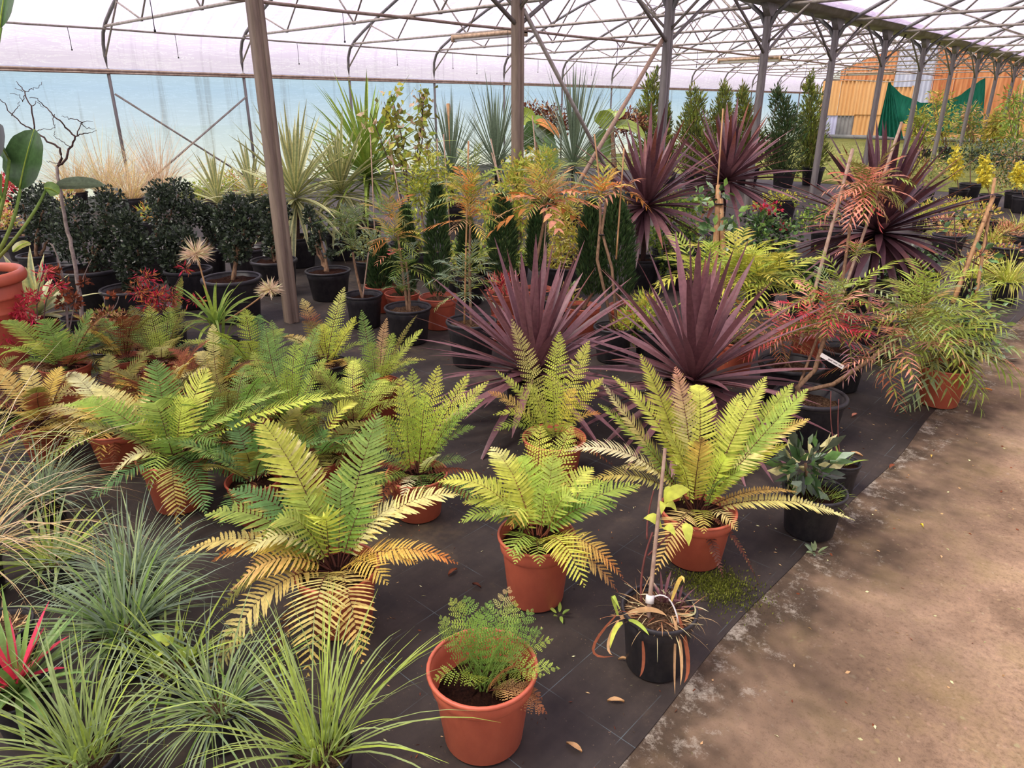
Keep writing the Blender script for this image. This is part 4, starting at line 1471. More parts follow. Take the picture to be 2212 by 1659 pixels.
# ferns filling the gaps of the crowded patch
for lab, px, D, cs, st, dead, n_ in [
        ('withering fern with curled brown fronds between the sedge and the fading yellow fern', (112, 985), .25, ('oy', 'rb', 'ol', 'br', 'py'), 'toothed', 6, 16),
        ('half-yellow fern wedged between the olive fern and the big green fern', (370, 938), .25, ('py', 'oy', 'lg', 'ol', 'rb'), 'toothed', 5, 18),
        ('olive fern with fine-cut fronds right of the big green fern', (515, 1012), .24, ('g', 'ol', 'lg', 'g'), 'bi', 3, 18),
        ('green fern with fine-cut fronds behind the dense mid-green one', (562, 858), .25, ('g', 'lg', 'g', 'bg'), 'bi', 3, 18),
        ('light green fern with fine-cut fronds left of the fern with curled dead fronds', (772, 990), .25, ('lg', 'yg', 'g', 'ol'), 'bi', 4, 18),
        ('bluish fern low behind the large drooping fern', (560, 1122), .23, ('bg', 'g', 'bg', 'ol'), 'toothed', 2, 14),
        ('brown-tinged fern beside the small terracotta agave bowl', (282, 836), .24, ('ol', 'g', 'rb', 'oy'), 'bi', 5, 16)]:
    fern(lab, px, D, .19, 'dark_terracotta', [], auto=n_, wid=.07, n=22, style=st, autoL=(.3, .48), autoel=(8, 66), autoc=cs, dead=dead)

# ================================================================ FOREGROUND GRASSES
def grass_pot(label, px, D, H, L, n, cols, w=0.0028, el=(8, 88), bend=(0.5, 1.7), kind='black', name='potted_grass', lean=None, spread=0.05, extra=None):
    t, c = potted(name, label, 'grass', px, D, H, kind, 0.9, True)
    grass(t, c, n, L, w, cols, spread, el, bend, lean=lean)
    if extra:
        extra(t, c)
    return t, c


grass_pot('bright green grass tuft with long fine blades next to the half-filled terracotta pot', (705, 1700), .17, .13, (.28, .46), 120, ('gr', 'lg', 'lg', 'gr'), .0030, (38, 88), (.2, 1.3))
grass_pot('dark-centred green grass tuft between two brighter tufts', (485, 1600), .16, .13, (.2, .36), 170, ('gg', 'g', 'gr', 'bl'), .0026, (5, 80), (.4, 1.5))
grass_pot('green grass tuft overlapping the red-leaved rosette', (205, 1715), .17, .13, (.24, .38), 110, ('gg', 'gr', 'lg', 'gr'), .0032, (35, 88), (.3, 1.5))
grass_pot('silvery blue-green grass tuft with flat arching blades in a black pot', (290, 1440), .20, .16, (.22, .36), 200, ('bl', 'gg', 'bl', 'g'), .0042, (0, 80), (.3, 1.3))
grass_pot('grey-green fine grass tuft behind the silvery one', (300, 1310), .19, .14, (.2, .36), 230, ('bl', 'gg', 'bl'), .0028, (5, 85), (.3, 1.5))
grass_pot('small blue-grey grass tuft half hidden by the orange grass', (105, 1130), .18, .14, (.18, .3), 200, ('bl', 'gg', 'bl'), .003, (10, 80), (.3, 1.3))
grass_pot('yellow-green rosette of short straps between the grey tufts', (130, 1270), .16, .12, (.15, .28), 70, ('lg', 'gg', 'pg'), .006, (10, 75), (.2, 1.0))


def seedling(t, c):
    mb = MB()
    p, d = ell_points(c + ZUP * 0.07, (0.05, 0.05, 0.03), 9)
    leaf_cloud(mb, p, d * [1, 1, 0.3], 0.045, 0.016, ('yg', 'lg'), 0.2, 0.4)
    mb.build('seedling_leaves', 'soft_leaf', t, 'stuff')


grass_pot('thin yellow-green tuft with a broad-leaved seedling in a small black pot', (395, 1500), .15, .12, (.15, .3), 60, ('lg', 'gg', 'pg'), .0036, (15, 80), (.3, 1.2), extra=seedling)
grass_pot('large sedge with long arching orange and straw coloured blades', (-45, 1290), .22, .17, (.4, .85), 240, ('straw', 'tan', 'oy', 'gg', 'ds', 'ds'), .0019, (25, 88), (.8, 2.4), name='potted_sedge', spread=.06)
grass_pot('second arching sedge with green and golden blades behind the orange one', (-80, 1110), .22, .17, (.4, .8), 200, ('pg', 'gg', 'oy', 'straw', 'lg'), .0024, (25, 88), (.6, 2.2), name='potted_sedge', spread=.06)
t, c = potted('bromeliad', 'spiky rosette with red and dark green straps beside the grass tufts', 'bromeliad', (68, 1580), .16, .14, 'black', 0.9)
spikes(t, c + ZUP * .02, 44, (.16, .3), (5, 70), .0085, (.1, .8), ('g', 'bg'), None, az0=.4, N=7)
spikes(t, c + ZUP * .05, 18, (.14, .24), (15, 70), .011, (.1, .5), ('rd', 'mag'), None, az0=.9, N=7)
t, c = potted('empty_pot', 'small black pot with dry straw on the soil beside the orange sedge', 'pot', (28, 1450), .19, .17, 'black', 0.88, True)
grass(t, c, 40, (.04, .12), .0018, ('straw', 'tan'), .07, (0, 40), (.2, 1.0), name='dry_straw', mat='dry_leaf')

# ================================================================ IRIS POT WITH STAKE
t, c = potted('potted_iris', 'black pot of withered iris leaves with a pale stake and white label ring', 'iris', (1413, 1435), .235, .215, 'black', 0.93, True)
s0, s1 = ON(1396, 1372, c, -.03), ON(1437, 968, c, .0)
stem(t, [s0, s1], .0075, .0055, 'weathered_cane', 'stake')
lb = MB()
p = s0 + (s1 - s0) * 0.19
ax = unit(s1 - s0)
tube(lb, [p - ax * .012, p, p + ax * .012], 0.013, 10)
lb.build('label_ring', 'white_label', t)
lb = MB()
Pn = bez(p, ON(1450, 1262, c, -.02), ON(1467, 1350, c, -.05), 9)
tube(lb, Pn, .003, 4)
lb.build('label_strip', 'white_label', t)
stem(t, [ON(1386, 1300, c, 0), ON(1379, 1230, c, .02), ON(1410, 1150, c, 0)], .004, .0032, 'red_twig', 'twig')
stem(t, [ON(1398, 1165, c, 0), ON(1395, 1120, c, .02), ON(1412, 1060, c, 0)], .0032, .0022, 'red_twig', 'twig')
stem(t, [ON(1400, 1200, c, 0), ON(1440, 1160, c, 0), ON(1482, 1120, c, 0)], .003, .002, 'red_twig', 'twig')
for x, y, tx, ty in [(1436, 1090, 1450, 1052), (1436, 1085, 1490, 1058), (1434, 1095, 1462, 1105), (1434, 1088, 1428, 1112), (1430, 1140, 1390, 1120), (1432, 1142, 1460, 1160), (1480, 1130, 1488, 1180)]:
    a, b = ON(x, y, c, 0), ON(tx, ty, c, rng.uniform(-.05, .02))
    mb = MB()
    d = b - a
    u = np.linspace(0, 1, 6)
    P = (a + d * u[:, None] + ZUP * (0.02 * np.sin(u * 3.1))[:, None])[None]
    sv = unit(np.cross(d, CF)) * np.linalg.norm(d) * 0.24
    blades(mb, P, sv[None, None] * np.array([.1, .7, 1, .9, .6, .03])[None, :, None], None, np.broadcast_to(PAL['yg'], (1, 6, 3)))
    mb.build('shoot_leaf', 'soft_leaf', t)
for pts, w, cs, nm in [(((1335, 1330), (1310, 1250), (1340, 1318)), .006, 'lg', 'leaf'), (((1345, 1345), (1325, 1350), (1318, 1400)), .007, 'yg', 'leaf'), (((1358, 1340), (1380, 1340), (1402, 1372)), .006, 'lg', 'leaf'),
                       (((1340, 1335), (1400, 1300), (1440, 1330)), .008, 'tan', 'dead_leaf'), (((1336, 1340), (1300, 1400), (1322, 1415)), .005, 'tan', 'dead_leaf'), (((1330, 1330), (1235, 1430), (1325, 1418)), .004, 'rb', 'dead_leaf'),
                       (((1462, 1335), (1455, 1420), (1458, 1500)), .005, 'tan', 'dead_leaf'), (((1466, 1330), (1500, 1440), (1478, 1475)), .006, 'rb', 'dead_leaf'), (((1388, 1385), (1395, 1440), (1382, 1462)), .005, 'rb', 'dead_leaf'),
                       (((1452, 1330), (1480, 1400), (1470, 1480)), .005, 'tan', 'dead_leaf'), (((1460, 1325), (1520, 1340), (1495, 1300)), .003, 'cr', 'dead_leaf'), (((1450, 1300), (1475, 1220), (1478, 1260)), .006, 'oy', 'dead_leaf')]:
    dd = -.09 if pts[2][1] > 1360 else -.04
    a, m_, b = ON(*pts[0], c, dd + .02), ON(*pts[1], c, dd), ON(*pts[2], c, dd - .02)
    Pb = bez(a, m_, b, 9)[None]
    T_ = unit(np.gradient(Pb[0], axis=0))
    sv = unit(np.cross(T_, CF + rng.normal(0, .3, 3))) * w
    mb = MB()
    blades(mb, Pb, (sv * np.array([.5, .8, 1, 1, 1, .9, .8, .5, .05])[:, None])[None], None, np.broadcast_to(PAL[cs], (1, 9, 3)))
    mb.build(nm, 'dry_leaf', t)
for ctr, n_ in (((1432, 1262), 10), ((1462, 1275), 9)):
    cc = ON(ctr[0], ctr[1] + 35, c, .02)
    spikes(t, cc, n_, (.05, .1), (35, 85), .005, (.2, 1.0), ('pu', 'pl'), ('cr', .5, .5), 'dead_leaf', True, 'dry_leaf', 6)
grass(t, c, 90, (.05, .14), .0016, ('tan', 'straw', 'cr', 'rb'), .08, (0, 40), (.3, 2.0), name='dry_straw', mat='dry_leaf')

# small weeds, moss patch
def weed(px, label, s=.03, cols=('lg', 'g'), n=6):
    g = G(*px)
    g[2] = .004
    t = thing('weed', label, 'weed', g)
    spikes(t, g + ZUP * .006, n, (s * .7, s * 1.2), (15, 60), s * .18, (.1, .5), cols, None, 'leaf', True, 'soft_leaf', 5, wp=np.array([.3, .9, 1, .6, .05]))
    stem(t, [g - ZUP * .003, g + ZUP * .008], .0015, .001, 'dark_twig')


weed((1208, 1332), 'tiny green weed sprouting at the foot of the terracotta pot', .04, ('lg', 'g'))
weed((1760, 1198), 'tiny grey-green weed at the edge of the mat on the concrete', .04, ('gg', 'bl'), 11)
simple('moss', (104, 112, 40), 0.95, 0.1, c2=(64, 66, 30), scale=25, bump=0.01)
g = G(1545, 1265)
mb = MB()
p = g + np.concatenate([rng.normal(0, 1, (3200, 2)) * [.075, .055], np.zeros((3200, 1))], 1)
ok = np.hypot(p[:, 0] - (-1.06), p[:, 1] - 2.20) > .105
p = p[ok]
p[:, 2] = 0.004
leaf_cloud(mb, p, np.tile(ZUP, (len(p), 1)), .011, .0022, (leafc((110, 120, 44)), leafc((78, 84, 34)), leafc((134, 140, 60))), .6, .7)
o = mb.build('moss_patch', 'soft_leaf', None, 'stuff', origin=(g[0], g[1], 0))
tag(o, 'patch of green moss on the mat in front of the tall fern pot', 'moss')

# ================================================================ PURPLE SWORD PLANTS
def cordyline(label, px, D, H, n, L, w, trunk=0.05, el=(-18, 88), tipc=('og', .7, .12), cols=('pu', 'pl'), bend=(.05, .55), elp=.75, kind='black', edge=None, name='cordyline', sep=True, crown=None, rise=.05):
    t, c = potted(name, label, 'cordyline', px, D, H, kind, 0.88, True)
    C = c + ZUP * trunk if crown is None else ON(crown[0], crown[1], c)
    stem(t, [c - ZUP * .02, (c + C) / 2, C + ZUP * .02], .026, .022, 'dark_twig', 'trunk')
    spikes(t, C, n, L, el, w, bend, cols, tipc, 'leaf', sep, 'sword_leaf', 9, keel=.3, elp=elp, rise=rise, kind=None if sep else 'stuff', edge=edge, az0=float(rng.uniform(0, 6)))
    return t, C


cordyline('purple sword-leaved cordyline behind the yellow-green fern with three tall tips', (1150, 905), .33, .25, 105, (.5, .76), .024, .03, el=(-16, 90), tipc=('rb', .8, .08), bend=(.0, .42))
cordyline('purple sword-leaved cordyline in front of the yellow-green leafy shrub', (1487, 925), .33, .25, 105, (.55, .82), .026, .03, el=(-20, 90), tipc=('rb', .8, .08), bend=(.0, .42))
cordyline('large dark purple cordyline with rusty leaf tips behind two crossed canes', (1862, 690), .40, .30, 165, (.6, .92), .030, .42, el=(-38, 88), tipc=('rb', .55, .3), cols=('pd', 'pu'), bend=(.05, .5))
cordyline('dark purple cordyline with drooping lower leaves beside the two dark conifers', (1385, 620), .36, .28, 140, (.6, .9), .028, .5, el=(-35, 88), tipc=('rb', .5, .25), cols=('pd', 'pl'), bend=(.05, .5))
cordyline('dark purple cordyline with speckled leaves behind the thick bamboo stump', (1552, 560), .36, .28, 110, (.6, .95), .032, .6, el=(-25, 88), tipc=('rb', .5, .3), cols=('pd', 'pl'), bend=(.0, .35))

# ================================================================ POTTED STANDARDS WITH FEATHERY LEAVES
def whorl(parent, C, n, L, wid, cols, el=(5, 80), pairs=9, droop=0.25, mat='soft_leaf', fill=0.16, name='leaf', rach='ol', lift=.04, az=None):
    """whorl of feathery leaves with narrow leaflets"""
    C = np.asarray(C, float)
    for i in range(n):
        a = i * 2.4 + rng.uniform(-.4, .4) if az is None else rng.uniform(*az)
        e = math.radians(el[1] + (el[0] - el[1]) * ((i + .5) / n) + rng.normal(0, 6))
        l_ = rng.uniform(*L)
        h = np.array([math.cos(a), math.sin(a), 0])
        tip = C + h * l_ * math.cos(e) + ZUP * (l_ * math.sin(e) - .15 * l_)
        tip[2] = max(tip[2], .03)
        k = cols[int(rng.integers(0, len(cols)))]
        frond(parent, C, tip, lift + .1 * l_, wid * 1.35 * rng.uniform(.8, 1.1), max(5, pairs - 1), 'leaflet', k, rach, name, s0=.2, droop=droop, fill=fill * 1.15, prof=([0, .3, .8, 1], [.8, 1, .9, .6]), mat=mat, ang=(25, 55))


def cane(parent, a, b, r=.006, mat='weathered_cane', name='stake'):
    return stem(parent, [a, b], r, r * .9, mat, name, 6)


def tie(parent, p, r=.012):
    mb = MB()
    tube(mb, [p - ZUP * .004, p, p + ZUP * .004], r, 8)
    return mb.build('tie', 'black_tie', parent)


OG = ('og', 'oy', 'pg', 'tan')
GRN = ('gg', 'pg', 'bl', 'g')

t, c = potted('feathery_shrub', 'feathery grey-green shrub in a black pot next to the sparse dark shrub', 'shrub', (790, 705), .305, .26, 'black', .85)
top = ON(762, 545, c)
stem(t, [c - ZUP * .02, ON(770, 600, c), top], .012, .009, 'bark', 'stem')
cane(t, ON(783, 650, c), ON(796, 545, c), .006)
for x, y, n in ((762, 540, 12), (755, 500, 12), (775, 480, 12), (745, 480, 10)):
    whorl(t, ON(x, y, c, rng.uniform(-.08, .08)), n, (.14, .24), .05, ('gg', 'bl', 'gg', 'g'), (-10, 80), 10)

t, c = potted('feathery_shrub', 'young feathery shrub with orange upper leaves in a black pot with light mulch', 'shrub', (885, 738), .35, .265, 'black', .86, True)
stem(t, [c - ZUP * .02, ON(872, 600, c), ON(858, 500, c)], .013, .008, 'bark', 'stem')
stem(t, [c + np.array([.02, 0, -.02]), ON(884, 610, c), ON(876, 560, c)], .011, .008, 'bark', 'stem')
whorl(t, ON(868, 630, c), 10, (.12, .2), .045, GRN, (0, 70), 9)
whorl(t, ON(878, 580, c), 14, (.16, .26), .055, GRN, (-10, 70), 9)
whorl(t, ON(852, 520, c), 16, (.16, .28), .06, OG, (-20, 75), 9)
whorl(t, ON(845, 470, c), 14, (.16, .28), .06, ('gg', 'g', 'oy', 'og'), (-10, 80), 9)
whorl(t, ON(842, 560, c, -.1), 3, (.12, .18), .04, ('pk', 'sal'), (0, 50), 6)

t, c = potted('feathery_shrub', 'staked shrub with a yellow and orange feathery head beside the purple cordyline', 'shrub', (1020, 785), .345, .30, 'black', .88, True)
cane(t, ON(1003, 700, c), ON(1012, 305, c), .0065, 'cane')
stem(t, [c - ZUP * .02, ON(1012, 580, c), ON(1016, 480, c)], .011, .008, 'bark', 'stem')
tie(t, ON(1007, 533, c))
for x, y, n, cl in ((1016, 480, 14, OG), (1018, 440, 14, ('oy', 'pg', 'nd', 'og')), (1010, 430, 10, ('og', 'oy', 'gg')), (1020, 405, 10, ('gg', 'pg', 'nd'))):
    whorl(t, ON(x, y, c, rng.uniform(-.05, .05)), n, (.2, .32), .06, cl, (-15, 80), 10)
for x, y in ((1005, 640), (1000, 600), (1015, 580)):
    whorl(t, ON(x, y, c), 10, (.18, .28), .06, ('gg', 'bl', 'pg'), (-15, 70), 9)

t, c = potted('feathery_shrub', 'staked shrub with salmon-tipped spreading head above the purple cordyline', 'shrub', (1165, 760), .32, .26, 'dark_terracotta', .86, True)
stem(t, [c - ZUP * .02, ON(1152, 600, c), ON(1175, 480, c), ON(1176, 430, c)], .014, .009, 'bark', 'stem')
cane(t, ON(1168, 660, c), ON(1180, 470, c), .006)
for x, y, n, cl in ((1175, 445, 14, ('og', 'sal', 'oy', 'tan')), (1172, 425, 12, ('oy', 'pg', 'nd', 'gg')), (1180, 405, 12, ('pg', 'nd', 'gg'))):
    whorl(t, ON(x, y, c), n, (.22, .36), .065, cl, (-15, 75), 9)
whorl(t, ON(1176, 440, c), 8, (.3, .42), .09, ('sal', 'og'), (-10, 30), 5, fill=.3)

t, c = potted('feathery_shrub', 'two bare tied stems with a small yellow tuft in front of the dark conifers', 'shrub', (1322, 778), .28, .24, 'black', .86)
stem(t, [c, ON(1290, 560, c), ON(1297, 480, c), ON(1296, 420, c)], .012, .009, 'bark', 'stem')
stem(t, [c + np.array([.03, 0, 0]), ON(1322, 580, c), ON(1300, 500, c), ON(1310, 430, c)], .011, .009, 'bark', 'stem')
tie(t, ON(1299, 507, c), .022)
cane(t, ON(1331, 560, c), ON(1348, 320, c), .006, 'cane')
cane(t, ON(1300, 440, c), ON(1284, 290, c), .006, 'cane')
whorl(t, ON(1298, 425, c), 12, (.14, .24), .07, ('nd', 'oy', 'og'), (0, 80), 6, fill=.2)
whorl(t, ON(1345, 415, c), 4, (.14, .24), .07, ('og', 'sal'), (-20, 40), 4, fill=.25)

t, c = potted('feathery_shrub', 'yellow-green shrub with many feathery arching leaves in a terracotta pot behind the purple cordyline', 'shrub', (1582, 810), .28, .24, 'terracotta', .86)
stem(t, [c, ON(1575, 690, c), ON(1580, 620, c)], .014, .01, 'bark', 'stem')
for x, y, n in ((1580, 640, 16), (1590, 600, 16), (1540, 610, 12), (1640, 610, 12), (1600, 570, 12), (1500, 590, 8), (1680, 600, 8)):
    whorl(t, ON(x, y, c, rng.uniform(-.12, .12)), n, (.24, .4), .085, ('yg', 'lg', 'yg', 'nd'), (-10, 60), 9, fill=.2)
whorl(t, ON(1600, 690, c, -.1), 12, (.14, .24), .06, ('tan', 'og', 'nd', 'sal'), (-30, 40), 7)

t, c = potted('feathery_shrub', 'young shrub with red and dark green feathery leaves low in a wide black pot', 'shrub', (1695, 878), .365, .27, 'tub', .84, True)
for x, y in ((1690, 735), (1715, 720), (1670, 750)):
    stem(t, [c + rng.normal(0, .02, 3) * [1, 1, 0], ON(x, y + 25, c), ON(x, y, c)], .007, .004, 'bark', 'stem')
    whorl(t, ON(x, y, c), 10, (.16, .28), .055, ('ol', 'sal', 'pk', 'rb'), (-25, 50), 9)
whorl(t, ON(1665, 730, c, .05), 5, (.22, .3), .06, ('dg', 'ol'), (-20, 30), 11, az=(2.2, 4.2))
whorl(t, ON(1745, 720, c), 10, (.2, .32), .055, ('pk', 'mag', 'sal'), (-20, 60), 8)

t, c = potted('feathery_shrub', 'leaning branched shrub with pink and olive leaves and a white label in a black pot', 'shrub', (1735, 948), .375, .25, 'tub', .78, True)
j = ON(1722, 838, c)
stem(t, [c - ZUP * .01, j, ON(1760, 800, c), ON(1790, 700, c, .05)], .016, .011, 'bark', 'stem')
stem(t, [c - ZUP * .01, ON(1735, 845, c), ON(1800, 830, c, -.05), ON(1860, 790, c, -.08), ON(1925, 745, c, -.08), ON(1965, 700, c, -.05)], .014, .008, 'bark', 'branch')
cane(t, ON(1708, 880, c), ON(1800, 640, c, .08), .008, 'bark')
for x, y, n, cl, dd in ((1790, 690, 14, ('sal', 'ol', 'pk'), .05), (1785, 650, 14, ('pg', 'lg', 'gg'), .05), (1830, 640, 12, ('pg', 'gg', 'lg'), .05), (1760, 700, 10, ('pk', 'mag', 'sal'), .0), (1830, 730, 12, ('pk', 'pl', 'mag'), 0)):
    whorl(t, ON(x, y, c, dd), n, (.2, .34), .055, cl, (-25, 60), 9, fill=.13)
for x, y, n, cl in ((1965, 700, 16, ('ol', 'pg', 'tan')), (1985, 680, 16, ('pg', 'lg', 'gg')), (2000, 650, 12, ('lg', 'pg', 'yg')), (1930, 740, 8, ('sal', 'ol', 'pl')), (1900, 790, 6, ('pl', 'rb', 'sal'))):
    whorl(t, ON(x, y, c, -.05), n, (.22, .36), .07, cl, (-30, 65), 9, fill=.14)
lab = MB()
a, b = ON(1773, 766, c, -.06), ON(1822, 794, c, -.06)
side = unit(np.cross(b - a, CF)) * .011
nrm = unit(np.cross(b - a, side)) * .0008
lab.add([a - side, b - side, b + side, a + side], [(0, 1, 2, 3)])
lo = lab.build('plant_label', 'white_label', t)
ink = MB()
for i, f0 in enumerate(np.linspace(.34, .9, 16)):
    if i in (5, 11):
        continue
    p = a + (b - a) * f0 + nrm * (-1.5 if (nrm @ CF) > 0 else 1.5)
    d = (b - a) * .012
    s_ = side * .22
    ink.add([p - d - s_, p + d - s_, p + d + s_, p - d + s_], [(0, 1, 2, 3)])
ink.build('label_print', 'ink', lo, 'stuff')

t, c = potted('feathery_shrub', 'shrub with long drooping narrow green leaves in the terracotta pot at the mat edge', 'shrub', (2023, 872), .295, .235, 'terracotta', .88, True)
for x, y in ((2010, 760), (2050, 750), (2030, 730)):
    stem(t, [c + rng.normal(0, .02, 3) * [1, 1, 0], ON(x, y + 20, c), ON(x, y, c)], .007, .005, 'bark', 'stem')
for x, y, n, cl in ((2030, 770, 16, ('gg', 'ol', 'pg')), (2055, 740, 16, ('pg', 'lg', 'gg')), (2020, 715, 16, ('lg', 'yg', 'pg')), (2080, 760, 12, ('gg', 'ol', 'sal')), (2050, 700, 12, ('lg', 'pg')), (1985, 760, 8, ('ol', 'sal', 'tan'))):
    whorl(t, ON(x, y, c, rng.uniform(-.08, .08)), n, (.24, .42), .09, cl, (-40, 60), 8, fill=.13, droop=.4)

t, c = potted('climbing_shrub', 'leafy climber on two thick bamboo canes with black tie behind the terracotta pot', 'climber', (2092, 765), .28, .22, 'black', .86)
cane(t, ON(2058, 655, c), ON(2146, 424, c, .15), .017, 'cane', 'bamboo_cane')
cane(t, ON(2105, 660, c, .05), ON(2149, 385, c, .2), .013, 'cane', 'bamboo_cane')
tie(t, ON(2138, 456, c, .13), .026)
mb = MB()
for x, y, r, n in ((2070, 690, 40, 36), (2110, 700, 50, 50), (2130, 760, 40, 36), (2085, 780, 60, 50), (2120, 560, 35, 14), (2070, 480, 40, 12), (2065, 540, 25, 8), (2150, 690, 40, 14), (2150, 780, 30, 10), (2110, 620, 25, 16)):
    p, d = ell_points(ON(x, y, c), np.array([r, r, r]) / FPX * depth(c), n, .2)
    leaf_cloud(mb, p, d, .055, .016, ('dg', 'bg', 'g', 'bl'), -.2, .6)
mb.build('foliage', 'glossy_leaf', t, 'stuff')
for pts in (((2100, 740), (2090, 640), (2105, 560)), ((2105, 560), (2140, 540), (2130, 500)), ((2100, 650), (2060, 560), (2062, 470)), ((2090, 760), (2140, 740), (2165, 690))):
    stem(t, [ON(*p, c) for p in pts], .004, .003, 'dark_twig', 'vine')

t, c = potted('variegated_shrub', 'small variegated shrub with dark speckled leaves in a black pot at the concrete edge', 'shrub', (1745, 1148), .253, .195, 'black', .86)
stem(t, [c - ZUP * .01, ON(1742, 1030, c), ON(1740, 1000, c)], .009, .006, 'bark', 'stem')
mb = MB()
p, d = ell_points(ON(1740, 1005, c), (.12, .12, .10), 120, .3)
leaf_cloud(mb, p, d, .075, .017, ('dg', 'sh', 'bg', 'bl', 'var'), .1, .5)
mb.build('foliage', 'glossy_leaf', t, 'stuff')
grass(t, c, 90, (.05, .1), .0012, ('g', 'lg'), .09, (20, 85), (.2, 1.2), name='fine_weeds')
t, c = potted('empty_pot', 'small black pot with twigs and a thin green blade behind the variegated shrub', 'pot', (1808, 1062), .16, .15, 'black', .86)
for x, y in ((1795, 845), (1812, 862)):
    stem(t, [c, ON(x - 6, 950, c), ON(x, y, c)], .003, .0018, 'red_twig', 'twig')
spikes(t, c, 5, (.08, .14), (20, 75), .006, (.1, .6), ('lg', 'g'), None, 'leaf', True, 'soft_leaf', 6)

t, c = potted('staked_shrub', 'tall staked shrub with a salmon-pink feathery head between two long pale canes', 'shrub', (1808, 838), .30, .26, 'black', .86)
cane(t, ON(1728, 745, c), ON(1842, 322, c), .0125)
cane(t, ON(1792, 720, c), ON(1948, 264, c), .010)
stem(t, [c, ON(1815, 640, c), ON(1838, 480, c), ON(1868, 420, c)], .012, .008, 'bark', 'stem')
tie(t, ON(1792, 470, c), .02)
for x, y, n, cl in ((1868, 420, 16, ('sal', 'sal', 'tan')), (1862, 405, 14, ('sal', 'pk', 'ol')), (1880, 395, 12, ('ol', 'pg', 'sal'))):
    whorl(t, ON(x, y, c), n, (.16, .28), .065, cl, (-50, 60), 9, fill=.2)
whorl(t, ON(1848, 555, c), 12, (.1, .18), .05, ('gg', 'lg', 'sal'), (0, 70), 7)

t, c = potted('potted_groundcover', 'small terracotta pot of low green groundcover behind the red-leaved shrub', 'plant', (1742, 772), .26, .2, 'terracotta', .9)
bush(t, c, [(1742, 705, 40, 10)], 260, .018, .007, ('g', 'lg', 'dg'), 'soft_leaf')
t, c = potted('potted_groundcover', 'wide black pot of low green groundcover in front of the big dark purple cordyline', 'plant', (1885, 772), .38, .26, 'tub', .9)
bush(t, c, [(1850, 690, 55, 10)], 200, .02, .007, ('dg', 'g', 'sh'), 'soft_leaf')

# ================================================================ CONIFERS IN TERRACOTTA POTS
def conifer(label, px, x0, y0, y1, rx, D=.3, H=.24, kind='terracotta', n=2600):
    t, c = potted('dwarf_conifer', label, 'conifer', px, D, H, kind, .88, True)
    dp = depth(c)
    B = AT(x0, y1, dp)
    T_ = AT(x0, y0, dp)
    r = rx / FPX * dp
    u = rng.random(n) ** .8
    a = rng.uniform(0, 6.28, n)
    prof = np.interp(u, [0, .08, .4, .8, 1], [.55, .95, 1, .6, .1]) * (1 + .14 * np.sin(a * 4 + u * 9))
    rad = r * prof * np.sqrt(rng.uniform(.3, 1.15, n))
    p = B + (T_ - B) * u[:, None]
    p = p + np.stack([np.cos(a) * rad, np.sin(a) * rad, np.zeros(n)], -1)
    mb = MB()
    leaf_cloud(mb, p, np.stack([np.cos(a), np.sin(a), np.full(n, 1.0)], -1), .06, .006, ('cy', 'cy', 'dg', leafc((84, 106, 60))), .7, .6)
    mb.build('foliage', 'soft_leaf', t, 'stuff')
    stem(t, [c - ZUP * .02, B + ZUP * .02], .012, .012, 'bark', 'trunk')
    return t


conifer('narrow dark conifer in a terracotta pot with light mulch behind the young orange-leaved shrub', (950, 708), 944, 405, 640, 22, .31, .25)
conifer('dark conifer in a terracotta pot behind the black pot of the young orange-leaved shrub', (872, 690), 876, 452, 640, 20, .29, .22)
conifer('short dark conifer in a terracotta pot next to the feathery grey-green shrub', (828, 672), 822, 530, 628, 24, .29, .22)
conifer('bushy dark conifer between the yellow head and the salmon-tipped head', (1090, 690), 1086, 425, 600, 26, .29, .22, n=3000)
conifer('slim dark conifer half hidden by the salmon-tipped shrub', (1158, 680), 1160, 440, 590, 17, .28, .22)
conifer('bushy dark conifer behind the two bare tied stems, smaller of a pair', (1255, 722), 1278, 440, 640, 27, .29, .22, n=3000)
conifer('large dark conifer beside the two bare tied stems, broader of a pair', (1352, 722), 1332, 430, 640, 36, .3, .22, n=3600)
conifer('dark conifer in shade behind the narrow conifer', (1015, 655), 1010, 480, 590, 18, .28, .22, 'black')
t, c = potted('potted_shrub', 'low shrub with wine-red narrow leaves in a small terracotta pot behind the purple cordyline', 'shrub', (1085, 735), .2, .17, 'dark_terracotta', .88, True)
stem(t, [c, ON(1088, 650, c)], .006, .004, 'bark', 'stem')
bush(t, c, [(1085, 615, 42, 22)], 260, .06, .006, ('pk', 'rd', 'rb', 'sal'), 'soft_leaf', shell=.1)

